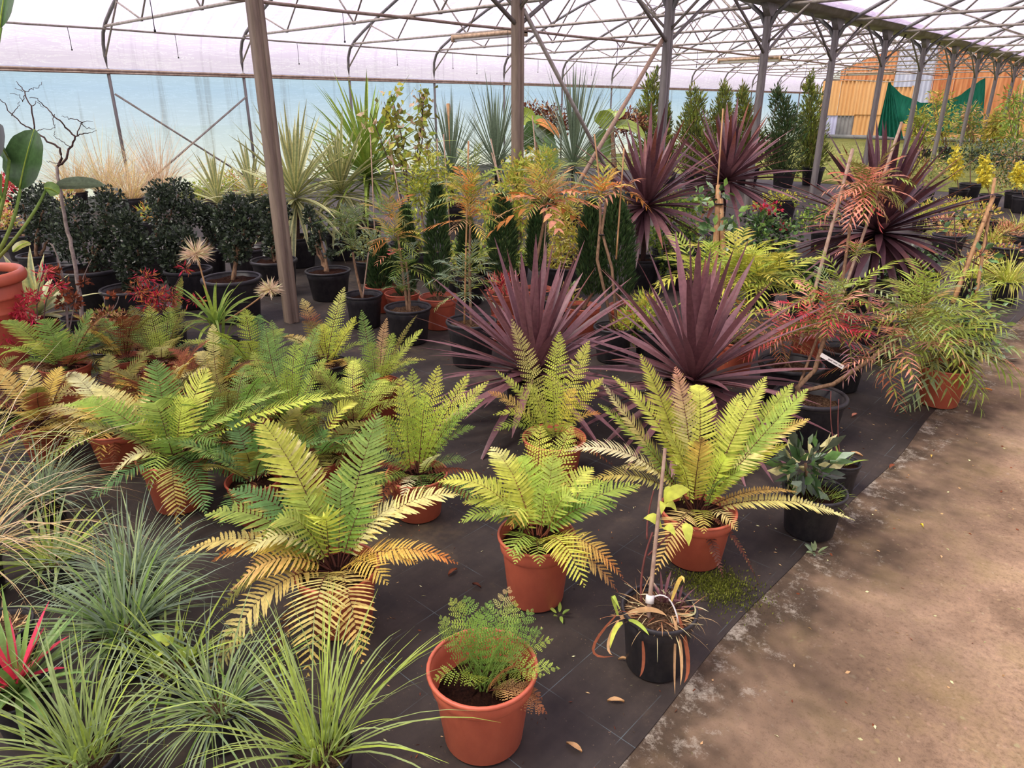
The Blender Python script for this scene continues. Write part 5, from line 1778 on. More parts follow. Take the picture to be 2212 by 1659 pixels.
for lab, px, ells, cols, L, w, n in [
        ('yellow-green nandina-like shrub in front of the dark purple cordyline with drooping leaves', (1410, 775), [(1370, 690, 44, 26), (1400, 660, 34, 24), (1350, 720, 34, 18)], ('nd', 'lg', 'pg', 'oy'), .07, .008, 700),
        ('olive low shrub between the salmon-tipped head and the tied stems', (1195, 700), [(1225, 650, 34, 34), (1255, 690, 26, 30), (1215, 700, 24, 24)], ('ol', 'nd', 'gg', 'tan'), .06, .008, 600),
        ('pale shrub with cream speckled leaves between the conifers', (995, 628), [(1000, 545, 26, 34), (1040, 560, 24, 30), (1145, 540, 22, 34)], ('nd', 'cr', 'gg', 'lg'), .045, .009, 700),
        ('leafy green shrub below the speckled purple cordyline', (1480, 625), [(1480, 560, 44, 30), (1440, 570, 34, 24), (1520, 540, 34, 28)], ('g', 'lg', 'dg', 'bl'), .05, .014, 900),
        ('yellowish leafy shrub right of the thick bamboo stump', (1640, 660), [(1640, 590, 40, 26), (1680, 600, 36, 26), (1600, 560, 30, 22)], ('nd', 'g', 'lg', 'dg'), .05, .014, 800),
        ('dark leafy shrub left of the big dark purple cordyline', (1730, 680), [(1720, 600, 44, 30), (1760, 590, 36, 30), (1690, 560, 30, 22)], ('dg', 'sh', 'g', 'bg'), .05, .014, 900),
        ('fresh green shrub on the near side of the hedge', (1482, 528), [(1460, 440, 40, 26), (1430, 420, 30, 24), (1500, 450, 30, 22)], ('g', 'lg', 'pg', 'nd'), .05, .013, 900),
        ('grey-leaved shrub under the cream-striped cordyline', (800, 610), [(810, 520, 34, 24), (780, 540, 26, 20)], ('bl', 'gg', 'ol'), .05, .008, 500),
        ('dusky green shrub behind the sparse dark shrub', (672, 548), [(700, 500, 34, 24), (720, 470, 30, 22)], ('bl', 'yu', 'dg'), .05, .009, 500)]:
    t, c = potted('leafy_shrub', lab, 'shrub', px, .3, .22, 'black', .9, True)
    stem(t, [c - ZUP * .02, ON(ells[0][0], ells[0][1], c)], .009, .005, 'bark', 'stem')
    bush(t, c, ells, n, L, w, cols, 'soft_leaf', up=.1, jitter=.8, shell=.1)
# climber on the thick bamboo stump in front of the speckled cordyline
t, c = potted('climbing_shrub', 'leafy climber on two thick bamboo stumps and a thin cane', 'climber', (1545, 690), .28, .22, 'black', .88)
for a, b, r in (((1538, 620), (1552, 400), .024), ((1562, 620), (1556, 430), .026), ((1528, 620), (1562, 235), .0075)):
    cane(t, c + (ON(*a, c) - ON(1545, a[1], c)), ON(*b, c), r, 'cane', 'bamboo_cane')
tie(t, ON(1552, 440, c), .045)
mb = MB()
for x, y, r, n in ((1550, 420, 28, 26), (1520, 440, 24, 14), (1580, 470, 34, 30), (1545, 500, 30, 26), (1590, 530, 36, 30), (1505, 420, 18, 8), (1540, 560, 30, 26)):
    p, d = ell_points(ON(x, y, c), np.array([r, r, r]) / FPX * depth(c), n, .2)
    leaf_cloud(mb, p, d, .07, .022, ('g', 'dg', 'bl', 'bg'), -.2, .6, fine=True)
mb.build('foliage', 'glossy_leaf', t, 'stuff')
stem(t, [c, ON(1570, 540, c), ON(1550, 440, c)], .005, .003, 'dark_twig', 'vine')

# ================================================================ DARK SHRUBS IN BLACK TUBS
SHC = ('sh', 'blk', 'sh', leafc((74, 88, 62)), leafc((48, 60, 44)))


def dark_shrub(label, px, D, H, ells, n, kind='tub', lf=.036):
    t, c = potted('dark_shrub', label, 'shrub', px, D, H, kind, .9)
    for e in ells[:3]:
        stem(t, [c - ZUP * .02, (c + ON(e[0], e[1], c)) / 2 + rng.normal(0, .02, 3), ON(e[0], e[1], c)], .016, .008, 'bark', 'stem', wig=.006)
    bush(t, c, ells, n, lf, .0125, SHC, 'glossy_leaf', up=.25, jitter=.8, shell=.35)
    return t


dark_shrub('broad dark-leaved shrub in the largest black tub beside the bare tree trunk', (215, 672), .50, .37, [(160, 470, 45, 42), (235, 440, 38, 36), (200, 530, 55, 45), (250, 500, 40, 48), (140, 520, 35, 42), (215, 575, 22, 20)], 3600)
dark_shrub('dark-leaved shrub with leaves hanging to the soil of its tub', (295, 698), .445, .29, [(280, 490, 34, 36), (300, 540, 32, 42), (275, 575, 26, 42), (285, 620, 18, 26)], 2600)
dark_shrub('tall dark-leaved shrub with wide crown behind the tubs', (345, 606), .42, .32, [(345, 425, 34, 34), (385, 420, 38, 32), (365, 465, 56, 34), (420, 460, 38, 26), (370, 505, 40, 26)], 3400)
dark_shrub('dark-leaved shrub spilling down to the red maple', (420, 662), .40, .33, [(355, 530, 32, 28), (395, 520, 34, 30), (375, 575, 30, 36), (390, 620, 22, 30)], 2400)
dark_shrub('dark-leaved shrub on a short forked trunk in a wide black tub', (513, 690), .475, .35, [(505, 450, 24, 30), (520, 500, 40, 34), (540, 470, 26, 26), (510, 540, 36, 28), (480, 480, 20, 30)], 2600)
dark_shrub('dark-leaved shrub in the black tub touching the leaning column', (600, 632), .43, .31, [(580, 455, 26, 30), (595, 500, 30, 32), (610, 455, 18, 22), (585, 535, 18, 18)], 1900)
dark_shrub('sparse dark shrub with bare pale stems in a black pot right of the column', (714, 645), .41, .26, [(668, 470, 14, 26), (690, 500, 15, 22), (680, 530, 12, 20), (715, 548, 12, 10), (735, 520, 7, 14)], 700, 'black')
dark_shrub('small dark-leaved shrub in a tub behind the terracotta urn', (92, 606), .36, .26, [(95, 455, 34, 44), (120, 500, 26, 34), (80, 500, 26, 30)], 1900)
dark_shrub('rounded dark-leaved shrub farthest back beside the large paddle leaves', (60, 560), .40, .28, [(80, 425, 30, 32), (50, 440, 26, 30), (95, 450, 28, 30)], 1700)
dark_shrub('dark-leaved shrub between two tubs in the second row', (455, 600), .38, .30, [(450, 470, 26, 26), (465, 505, 26, 22)], 1300)
dark_shrub('dark-leaved shrub in a ribbed tub behind the forked one', (540, 600), .40, .30, [(545, 450, 22, 26), (560, 490, 26, 26), (600, 440, 16, 20)], 1300)
t, c = potted('black_tub', 'empty-looking black tub half hidden behind the bare tree trunk', 'tub', (140, 652), .36, .32, 'tub', .9)
bush(t, c, [(150, 545, 18, 12)], 160, .03, .01, SHC)
t, c = potted('black_tub', 'black tub with dark soil and scattered brown leaves under the red maple', 'tub', (350, 735), .36, .24, 'tub', .9)
bush(t, c, [(350, 672, 20, 5)], 30, .03, .01, ('rb', 'br'), 'dry_leaf')

# ================================================================ URN WITH PADDLE LEAVES
t, c = potted('strelitzia', 'plant with huge paddle-shaped green leaves in a large terracotta urn', 'plant', (-5, 800), .60, .66, 'urn', .93)


def paddle(parent, a, b, w, col, roll=0.0, sag=.05, facing=None):
    a, b = np.asarray(a, float), np.asarray(b, float)
    N = 14
    u = np.linspace(0, 1, N)
    P = a + (b - a) * u[:, None] - ZUP * (sag * u ** 2)[:, None]
    T_ = unit(np.gradient(P, axis=0))
    f = -CF if facing is None else np.asarray(facing, float)
    S = unit(np.cross(T_, f))
    Nn = np.cross(S, T_)
    S = S * math.cos(roll) + Nn * math.sin(roll)
    Nn = np.cross(S, T_)
    wp = np.interp(u, [0, .06, .2, .45, .75, .92, 1], [.08, .5, .88, 1, .82, .42, .04]) * w
    V = np.stack([P - S * wp[:, None] + Nn * (wp * .18)[:, None], P - S * wp[:, None] * .5 + Nn * (wp * .04)[:, None], P,
                  P + S * wp[:, None] * .5 + Nn * (wp * .04)[:, None], P + S * wp[:, None] + Nn * (wp * .18)[:, None]], 1)
    cc = np.ones((N, 5, 1)) * PAL[col] * np.array([1, .95, 1.35, .95, 1])[None, :, None] * (1 + .06 * np.sin(u * 70))[:, None, None]
    mb = MB()
    grid_sheet(mb, V, cc)
    o = mb.build('paddle_leaf', 'glossy_leaf', parent)
    mb = MB()
    tube(mb, P + Nn * .004 + f * .004, np.linspace(.006, .002, N), 5, np.broadcast_to(PAL['lg'], (N, 3)))
    mb.build('midrib', 'soft_leaf', o)
    return o


def petiole(parent, a, m_, b, r=.012):
    mb = MB()
    P = bez(a, m_, b, 10)
    tube(mb, P, np.linspace(r * 1.3, r * .8, 10), 6, cstops([(0, 'ol'), (1, 'g')], np.linspace(0, 1, 10)))
    return mb.build('leaf_stalk', 'soft_leaf', parent)


paddle(t, ON(44, 408, c, .05), ON(72, 262, c, .0), .165, 'dg', .25)
petiole(t, c + [0, .04, 0], ON(28, 520, c), ON(44, 408, c, .05))
paddle(t, ON(118, 402, c, .1), ON(222, 384, c, .3), .055, 'bl', .9, facing=(0, 0, 1))
paddle(t, ON(96, 408, c, .06), ON(124, 402, c, .1), .05, 'g', .3)
petiole(t, c + [.03, .02, 0], ON(60, 500, c), ON(100, 408, c, .08), .01)
paddle(t, ON(-10, 350, c, -.1), ON(-14, 250, c, -.1), .14, 'blk', .4)
paddle(t, ON(22, 345, c, .0), ON(-20, 270, c, .0), .09, 'dg', .9)
petiole(t, c, ON(10, 480, c), ON(20, 345, c, 0))
paddle(t, ON(2, 60, c, .2), ON(14, -60, c, .2), .12, 'dg', .3)
petiole(t, c, ON(-40, 300, c), ON(2, 60, c, .2))
petiole(t, c, ON(5, 480, c), ON(0, 400, c))
paddle(t, ON(30, 545, c, -.05), ON(62, 508, c, .0), .05, 'ol', .5)
paddle(t, ON(5, 430, c), ON(0, 360, c), .07, 'g', 1.1)

# bare contorted tree
t, c = potted('bare_tree', 'leafless contorted sapling with pale grey trunk and twisted twigs', 'tree', (182, 742), .24, .2, 'black', .88)
Z1 = lambda x, y: (x / 2.989, y / 2.989)


def limb(pts, r0, r1, nm='branch', mt='dark_twig', dd=0.0):
    P = np.array([ON(*Z1(x, y), c, dd + rng.normal(0, .015)) for x, y in pts])
    mb = MB()
    tt = np.linspace(0, 1, len(P))
    u = np.linspace(0, 1, len(P) * 3)
    P = np.stack([np.interp(u, tt, P[:, k]) for k in range(3)], -1) + rng.normal(0, .004, (len(u), 3))
    tube(mb, P, np.linspace(r0, r1, len(u)), 6)
    return mb.build(nm, mt, t)


P = [(545, 2230), (530, 2000), (480, 1659), (440, 1500), (400, 1300), (375, 1180), (372, 1080)]
limb(P, .017, .012, 'trunk', 'grey_bark')
limb([(372, 1080), (400, 1010), (385, 950), (310, 915), (250, 870), (205, 830), (150, 810), (70, 740), (30, 670), (0, 640)], .009, .0025)
limb([(230, 860), (205, 700), (160, 600), (130, 560), (100, 520)], .006, .002, dd=.02)
limb([(160, 600), (200, 575), (240, 570), (275, 530)], .003, .0015)
limb([(150, 590), (100, 570)], .003, .0015)
limb([(160, 610), (145, 660), (125, 610), (65, 600)], .003, .0015)
limb([(380, 1070), (420, 1050), (455, 950), (490, 890), (430, 830), (380, 780), (330, 720), (280, 680), (240, 640), (190, 625)], .009, .002)
limb([(490, 885), (540, 860), (580, 862), (615, 840)], .005, .0015)
limb([(500, 875), (530, 790), (600, 775)], .004, .0015)
limb([(530, 795), (490, 770), (440, 765), (390, 750)], .004, .0015)
limb([(520, 800), (560, 830), (610, 835)], .003, .0015)
limb([(455, 950), (400, 910), (350, 880), (355, 850)], .003, .0015)
limb([(350, 740), (345, 800), (355, 830)], .003, .0015)
limb([(215, 850), (260, 840), (330, 830), (360, 825)], .003, .0015)
limb([(70, 740), (110, 700), (125, 660)], .003, .0015)
limb([(205, 690), (240, 660), (275, 690)], .003, .0015)
limb([(385, 1060), (340, 1050), (300, 1040)], .003, .0015)

# agave in a bowl
t, c = potted('agave', 'cream-edged agave rosette in a shallow terracotta bowl', 'agave', (90, 728), .34, .13, 'terracotta', .9)
spikes(t, c + ZUP * .03, 34, (.3, .5), (0, 80), .036, (.0, .5), ('bl', 'gg'), ('cr', .9, .5), 'leaf', True, 'sword_leaf', 8, edge='var', keel=.4, rise=.06)


# red maples
def maple(label, px, D, H, ells, n, cols, stems):
    t, c = potted('red_maple', label, 'maple', px, D, H, 'black', .88)
    for s in stems:
        stem(t, [c, ON(*s[0], c), ON(*s[1], c)], .005, .002, 'dark_twig', 'branch')
    bush(t, c, ells, n, .045, .0045, cols, 'soft_leaf', up=-.1, jitter=1.0, shell=.05)
    return t, c


maple('lacy crimson-leaved maple arching over the agave bowl', (118, 815), .22, .2, [(95, 590, 22, 12), (70, 640, 34, 14), (45, 670, 30, 18), (25, 690, 26, 12), (60, 690, 30, 10), (120, 620, 18, 8), (10, 730, 18, 12)], 620, ('mag', 'mag', 'rd', 'pk'),
      [((60, 660), (95, 590)), ((40, 700), (20, 680)), ((80, 640), (125, 615))])
maple('lacy rust-and-red maple spreading in front of the black tubs', (340, 790), .26, .2, [(315, 600, 34, 14), (300, 630, 30, 18), (340, 640, 40, 20), (370, 640, 24, 14), (330, 660, 42, 14), (400, 580, 16, 8), (420, 650, 22, 10)], 760, ('mag', 'rd', 'rb', 'br', 'og'),
      [((320, 660), (300, 600)), ((350, 660), (400, 580)), ((340, 660), (380, 630))])
t, c = potted('withered_shrub', 'bare thin stems with curled dead brown leaves beside the sapling trunk', 'shrub', (158, 782), .22, .18, 'black', .88)
for a, b in (((140, 560), (108, 525)), ((150, 600), (113, 528)), ((165, 620), (198, 560)), ((150, 650), (130, 590)), ((240, 680), (224, 640)), ((250, 690), (257, 640))):
    stem(t, [c, ON(*a, c), ON(*b, c)], .005, .0025, 'grey_bark', 'stem')
bush(t, c, [(120, 590, 14, 14), (140, 620, 12, 16), (160, 650, 16, 18), (180, 610, 14, 8), (135, 655, 10, 12), (240, 640, 12, 6)], 230, .04, .012, ('rb', 'br', leafc((150, 84, 54))), 'dry_leaf', shell=.1)
t, c = potted('withered_shrub', 'low brown withered plant between the upright ferns and the tubs', 'shrub', (250, 805), .24, .16, 'black', .88)
bush(t, c, [(230, 680, 40, 14), (260, 690, 34, 14), (210, 700, 26, 12)], 420, .035, .009, ('rb', 'br', 'ol', 'tan'), 'dry_leaf', shell=.1)

# agapanthus with dry seed heads
t, c = potted('agapanthus', 'strap-leaved plant with two dry papery seed heads on bent stalks', 'plant', (490, 800), .26, .2, 'black', .9)
spikes(t, ON(466, 700, c), 34, (.24, .42), (10, 80), .011, (.4, 1.6), ('g', 'lg'), None, 'leaf', True, 'soft_leaf', 9)
spikes(t, c, 10, (.2, .3), (40, 80), .010, (.2, .8), ('g', 'ol'), None, 'leaf', True, 'soft_leaf', 9)
for hx, hy, m_, r in ((424, 548, (445, 620), .085), (583, 626, (530, 670), .065)):
    h = ON(hx, hy, c, -.02)
    stem(t, [ON(466, 705, c), ON(*m_, c), h], .006, .005, 'cane', 'flower_stalk')
    d = rand_dirs(220)
    d[:, 2] = np.abs(d[:, 2]) * .9 - .35
    d = unit(d)
    mb = MB()
    leaf_cloud(mb, h + d * .012, d, r * 1.2, .0034, ('ds', 'cr', 'dr', 'ds'), -.1, .12)
    mb.build('seed_head', 'dry_leaf', t, 'stuff')

# ================================================================ BACK ROWS
def clump(name, label, cat, px, D, H, parts, kind='black', group=None):
    """potted plant of leafy lumps; parts are (ells, n, leaf length, leaf half width, colours, material, up)"""
    t, c = potted(name, label, cat, px, D, H, kind, .9, True, group)
    for ells, n, L, w, cols, mat, up in parts:
        bush(t, c, ells, n, L, w, cols, mat, up=up, jitter=.8, shell=.15)
    e = parts[0][0][0]
    stem(t, [c - ZUP * .02, ON(e[0], e[1], c)], .012, .006, 'bark', 'stem')
    return t, c


def straps(name, label, px, D, H, crown, n, L, w, cols, edge=None, el=(-10, 88), bend=(.1, .7), cat='yucca', trunk=True, kind='black', sep=False, tip=None):
    t, c = potted(name, label, cat, px, D, H, kind, .9, True)
    C = ON(crown[0], crown[1], c)
    if trunk:
        stem(t, [c - ZUP * .02, (c + C) / 2, C], .03, .028, 'dark_twig', 'trunk')
    spikes(t, C, n, L, el, w, bend, cols, tip, 'leaf' if sep else 'leaves', sep, 'sword_leaf', 7, edge=edge, kind=None if sep else 'stuff', rise=.15)
    return t, C


straps('variegated_cordyline', 'tall cordyline with cream-striped sword leaves beside the leaning column', (648, 575), .42, .32, (640, 440), 110, (.6, 1.0), .026, ('yu', 'gg'), 'var', (-40, 89), (.0, .7), 'cordyline', sep=True)
straps('variegated_cordyline', 'shorter cream-striped cordyline behind the feathery grey-green shrub', (742, 560), .40, .3, (738, 430), 90, (.5, .85), .024, ('yu', 'gg'), 'var', (-30, 85), (.1, .8), 'cordyline', sep=True)
straps('variegated_cordyline', 'small cream-striped rosette behind the dark shrubs', (470, 515), .36, .26, (472, 445), 46, (.4, .7), .022, ('gg', 'yu'), 'var', (0, 85), (.1, .5), 'cordyline')
straps('variegated_cordyline', 'small cream-striped rosette peeping between two dark shrubs near the column', (548, 520), .36, .26, (545, 430), 40, (.4, .7), .022, ('gg', 'yu'), 'var', (0, 85), (.1, .6), 'cordyline')
straps('fan_palm', 'bright green palm with many strap leaves arching under the blue film wall', (790, 545), .44, .34, (795, 390), 150, (.7, 1.25), .02, ('pg', 'g'), None, (-15, 80), (.2, .9), 'palm', tip=('lg', .5, .4))
straps('yucca', 'grey-green spiky yucca with an orange dried flower stalk', (978, 495), .42, .34, (975, 385), 170, (.7, 1.15), .0105, ('yu', 'bl'), None, (-30, 88), (.0, .3))
straps('yucca', 'grey-green spiky yucca left of the capped column', (1075, 488), .42, .34, (1072, 372), 190, (.8, 1.3), .0105, ('yu', 'bl'), None, (-35, 88), (.0, .35))
straps('yucca', 'large grey-green spiky yucca right of the capped column under the crossed brace', (1238, 492), .44, .34, (1238, 368), 200, (.9, 1.45), .0105, ('yu', 'bl'), None, (-35, 88), (.0, .35))
y = G(978, 495)
t = bpy.data.objects['yucca']
c = np.array(t.location)
stem(t, [ON(978, 380, c), ON(968, 225, c)], .035, .03, 'cane', 'flower_stalk')

# banana-like leaves and rusty seed heads
t, c = potted('banana_plant', 'banana plant with broad fresh green leaves below the eave rail', 'banana', (1330, 470), .4, .3, 'black', .9)
stem(t, [c, ON(1325, 330, c), ON(1322, 275, c)], .05, .03, 'bark', 'trunk')
paddle(t, ON(1325, 268, c), ON(1285, 232, c), .16, 'lg', .8, .2)
paddle(t, ON(1325, 262, c), ON(1328, 212, c), .2, 'pg', .4, .2)
paddle(t, ON(1330, 275, c), ON(1398, 250, c), .16, 'pg', .7, .35)
paddle(t, ON(1320, 290, c), ON(1270, 330, c), .2, 'g', .5, .2)
t, c = potted('banana_plant', 'banana plant with drooping leaves behind the capped column', 'banana', (1170, 468), .4, .3, 'black', .9)
stem(t, [c, ON(1160, 330, c), ON(1155, 270, c)], .05, .03, 'bark', 'trunk')
for b, w_, cl in (((1112, 214), .14, 'lg'), ((1172, 245), .14, 'g'), ((1138, 290), .16, 'bg'), ((1190, 280), .2, 'bl'), ((1200, 330), .2, 'bg'), ((1210, 255), .1, 'og')):
    paddle(t, ON(1155, 265, c), ON(*b, c), w_, cl, .6, .3)
clump('bronze_shrub', 'airy bronze-leaved shrub with rusty seed heads under the crossed brace', 'shrub', (1195, 462), .4, .3,
      [([(1185, 250, 38, 26), (1150, 245, 26, 22), (1215, 270, 34, 22)], 900, .07, .015, ('rb', 'br', 'pu', 'tan'), 'dry_leaf', .2)])
clump('bronze_shrub', 'airy bronze-leaved shrub beyond the crossed brace', 'shrub', (1370, 455), .4, .3,
      [([(1350, 260, 36, 24), (1330, 270, 30, 22), (1380, 265, 24, 20)], 800, .07, .015, ('rb', 'br', 'pu', 'tan'), 'dry_leaf', .2)])

# climber with brown-green leaves above the palm
t, c = potted('climber', 'tall climber with rounded brownish green leaves rising in front of the film wall', 'climber', (880, 580), .36, .28, 'black', .9)
for pts in (((885, 450), (870, 330), (830, 220)), ((880, 430), (880, 320), (845, 205)), ((885, 440), (905, 320), (918, 195)), ((880, 470), (850, 370), (800, 245)), ((885, 400), (930, 300), (905, 200))):
    P = [ON(*p, c) for p in pts]
    stem(t, P, .009, .004, 'dark_twig', 'stem')
    B = bez(*P, 16)[5:]
    mb = MB()
    pp = np.repeat(B, 7, 0) + rng.normal(0, .05, (len(B) * 7, 3))
    leaf_cloud(mb, pp, rand_dirs(len(pp)), .08, .026, ('ol', 'nd', 'ol', 'pg', 'dr'), -.3, .6)
    mb.build('foliage', 'soft_leaf', t, 'stuff')
stem(t, [c, ON(905, 560, c), ON(860, 430, c)], .03, .012, 'bark', 'trunk')

# yellow-green bamboo-like bushes
ND = ('nd', 'yg', 'lg', 'oy', 'pg')
clump('yellow_shrub', 'airy yellow-green shrub around the conifer behind the orange-leaved shrub', 'shrub', (925, 600), .36, .28, [([(905, 420, 40, 60), (925, 370, 40, 50), (890, 510, 34, 40), (965, 400, 30, 50)], 1500, .06, .010, ('nd', 'pg', 'yg', 'ol'), 'soft_leaf', -.1)])
clump('yellow_shrub', 'bright yellow-green shrub behind the bushy conifer', 'shrub', (1110, 600), .36, .28, [([(1110, 400, 60, 50), (1130, 360, 44, 30), (1125, 470, 60, 50), (1060, 460, 30, 40), (1180, 340, 26, 24)], 2200, .055, .011, ND, 'soft_leaf', .1)])
clump('yellow_shrub', 'golden shrub with fine pale leaves beside the bare tied stems', 'shrub', (1215, 640), .36, .28, [([(1205, 500, 42, 50), (1225, 450, 36, 40), (1200, 560, 40, 34), (1240, 530, 24, 40)], 2000, .045, .008, ('oy', 'nd', 'py', 'yg'), 'soft_leaf', .1)])
clump('yellow_shrub', 'pale green lower shrub behind the staked yellow head', 'shrub', (1060, 620), .34, .26, [([(1045, 530, 36, 40), (1075, 500, 30, 30), (1115, 560, 34, 30), (985, 560, 20, 40)], 1200, .05, .009, ('nd', 'lg', 'gg', 'g'), 'soft_leaf', .1)])
clump('green_shrub', 'mixed green leafy shrub low behind the dark purple cordyline', 'shrub', (1440, 590), .36, .26, [([(1450, 450, 40, 26), (1480, 500, 46, 30), (1420, 520, 40, 28), (1500, 440, 36, 20)], 1300, .05, .012, ('g', 'lg', 'dg', 'pg'), 'soft_leaf', .1)])
clump('grey_shrub', 'grey-green narrow-leaved shrub behind the salmon-tipped head', 'shrub', (1250, 600), .34, .26, [([(1250, 420, 30, 30), (1255, 590, 30, 24), (1200, 610, 44, 20)], 600, .06, .007, ('bl', 'gg', 'ol'), 'soft_leaf', .1)])
# garden canes stuck in the pots of the back rows, one thing each
for i, (a, b, lab) in enumerate([((955, 560), (944, 300), 'thin garden cane standing left of the staked yellow head'), ((975, 545), (958, 290), 'thin garden cane leaning against the grey-green yucca with the dried stalk'), ((1085, 420), (1060, 300), 'thin garden cane above the bushy conifer'),
                                 ((1100, 470), (1062, 330), 'thin garden cane slanting behind the bushy conifer'), ((865, 440), (840, 300), 'thin garden cane in front of the palm'), ((808, 470), (800, 290), 'thin garden cane beside the palm trunk'),
                                 ((1165, 420), (1150, 250), 'thin garden cane rising past the capped column')]):
    p0, p1 = AT(a[0], a[1], 7.5), AT(b[0], b[1], 7.6)
    d = unit(p1 - p0)
    g = p0 - d * ((p0[2] - .004) / max(d[2], .2))
    mb = MB()
    tube(mb, [g, (g + p1) / 2, p1], .007, 5)
    tag(mb.build('garden_cane', 'weathered_cane', origin=g), lab, 'cane')

# dry ornamental grasses along the film wall
for i, (px, lab) in enumerate([((238, 452), 'tall straw-coloured ornamental grass in front of the left side post'), ((352, 448), 'tall pinkish dry ornamental grass under the crossed wall brace'), ((170, 455), 'pale dry ornamental grass behind the sapling'),
                               ((290, 470), 'low arching dry grass between the tall clumps')]):
    t, c = potted('dry_grass', lab, 'grass', px, .4, .3, 'black', .9)
    grass(t, c, 300, (.6, 1.4) if i < 2 else (.5, .95), .0032, ('ds', 'straw', 'py', 'dr') if i != 1 else ('dr', 'ds', 'straw', 'dr'), .14, (35, 88), (.2, 1.0), mat='dry_leaf')
clump('pale_shrub', 'fresh yellow-green shrub under the wall brace behind the dark shrubs', 'shrub', (455, 470), .4, .28, [([(440, 415, 40, 26), (480, 400, 36, 24), (410, 420, 26, 18)], 900, .05, .012, ('nd', 'lg', 'pg'), 'soft_leaf', .2)])
clump('pale_shrub', 'yellowish small-leaved shrub near the second wall post', 'shrub', (545, 462), .4, .28, [([(540, 405, 40, 22), (575, 400, 30, 20), (500, 390, 24, 22)], 800, .05, .012, ('nd', 'oy', 'lg', 'sal'), 'soft_leaf', .2)])
clump('red_shrub', 'scarlet-leaved shrub behind the paddle leaves', 'shrub', (10, 500), .4, .28, [([(15, 400, 26, 24), (0, 430, 24, 30)], 500, .06, .016, ('rd', 'pk', 'mag', 'sal'), 'soft_leaf', .1)])
clump('orange_shrub', 'orange-tinted grassy plant between the dark shrubs', 'shrub', (325, 520), .36, .26, [([(320, 465, 30, 24), (140, 440, 0.1, 0.1)], 240, .09, .008, ('og', 'nd', 'lg'), 'soft_leaf', .4)])
clump('yellow_shrub', 'pale yellow-pink shrub behind the urn', 'shrub', (25, 540), .36, .26, [([(15, 470, 26, 40), (140, 430, 26, 20)], 500, .05, .013, ('nd', 'cr', 'sal'), 'soft_leaf', .1)])

# ================================================================ RIGHT BACKGROUND
hedge = [(1405, 420, 172, 30), (1432, 415, 225, 16), (1500, 408, 205, 36), (1560, 405, 195, 36), (1612, 402, 200, 26), (1690, 405, 200, 40), (1752, 400, 178, 26)]
hl = ['tall conifer with open top beside the grey column', 'thin conifer next to the grey column', 'tall bushy conifer in the hedge, left of the speckled cordyline', 'tall conifer behind the speckled cordyline', 'tall conifer left of the grey column in the hedge',
      'tall dark conifer right of the grey column in the hedge', 'slender pale conifer ending the hedge']
for (x, yb, yt, rx), lab in zip(hedge, hl):
    rx *= 1.3
    t, c = potted('tall_conifer', lab, 'conifer', (x, yb), .5, .38, 'black', .9)
    h = (yb - 30) - yt
    ells = [(x + rng.uniform(-.25, .25) * rx, yb - 30 - h * f, rx * w_, h * .13) for f, w_ in ((.06, .8), (.18, 1), (.3, 1.05), (.42, 1), (.54, .9), (.66, .75), (.78, .55), (.9, .35), (.98, .2))]
    bush(t, c, ells, 3600, .12, .014, (leafc((112, 118, 62)), leafc((86, 98, 58)), 'ol', 'pg') if 'dark' not in lab else (leafc((70, 82, 54)), leafc((92, 100, 62)), 'dg'), 'soft_leaf', up=1.0, jitter=.5, shell=.1)
    stem(t, [c - ZUP * .03, ON(x, yb - h * .6, c)], .03, .012, 'bark', 'trunk')

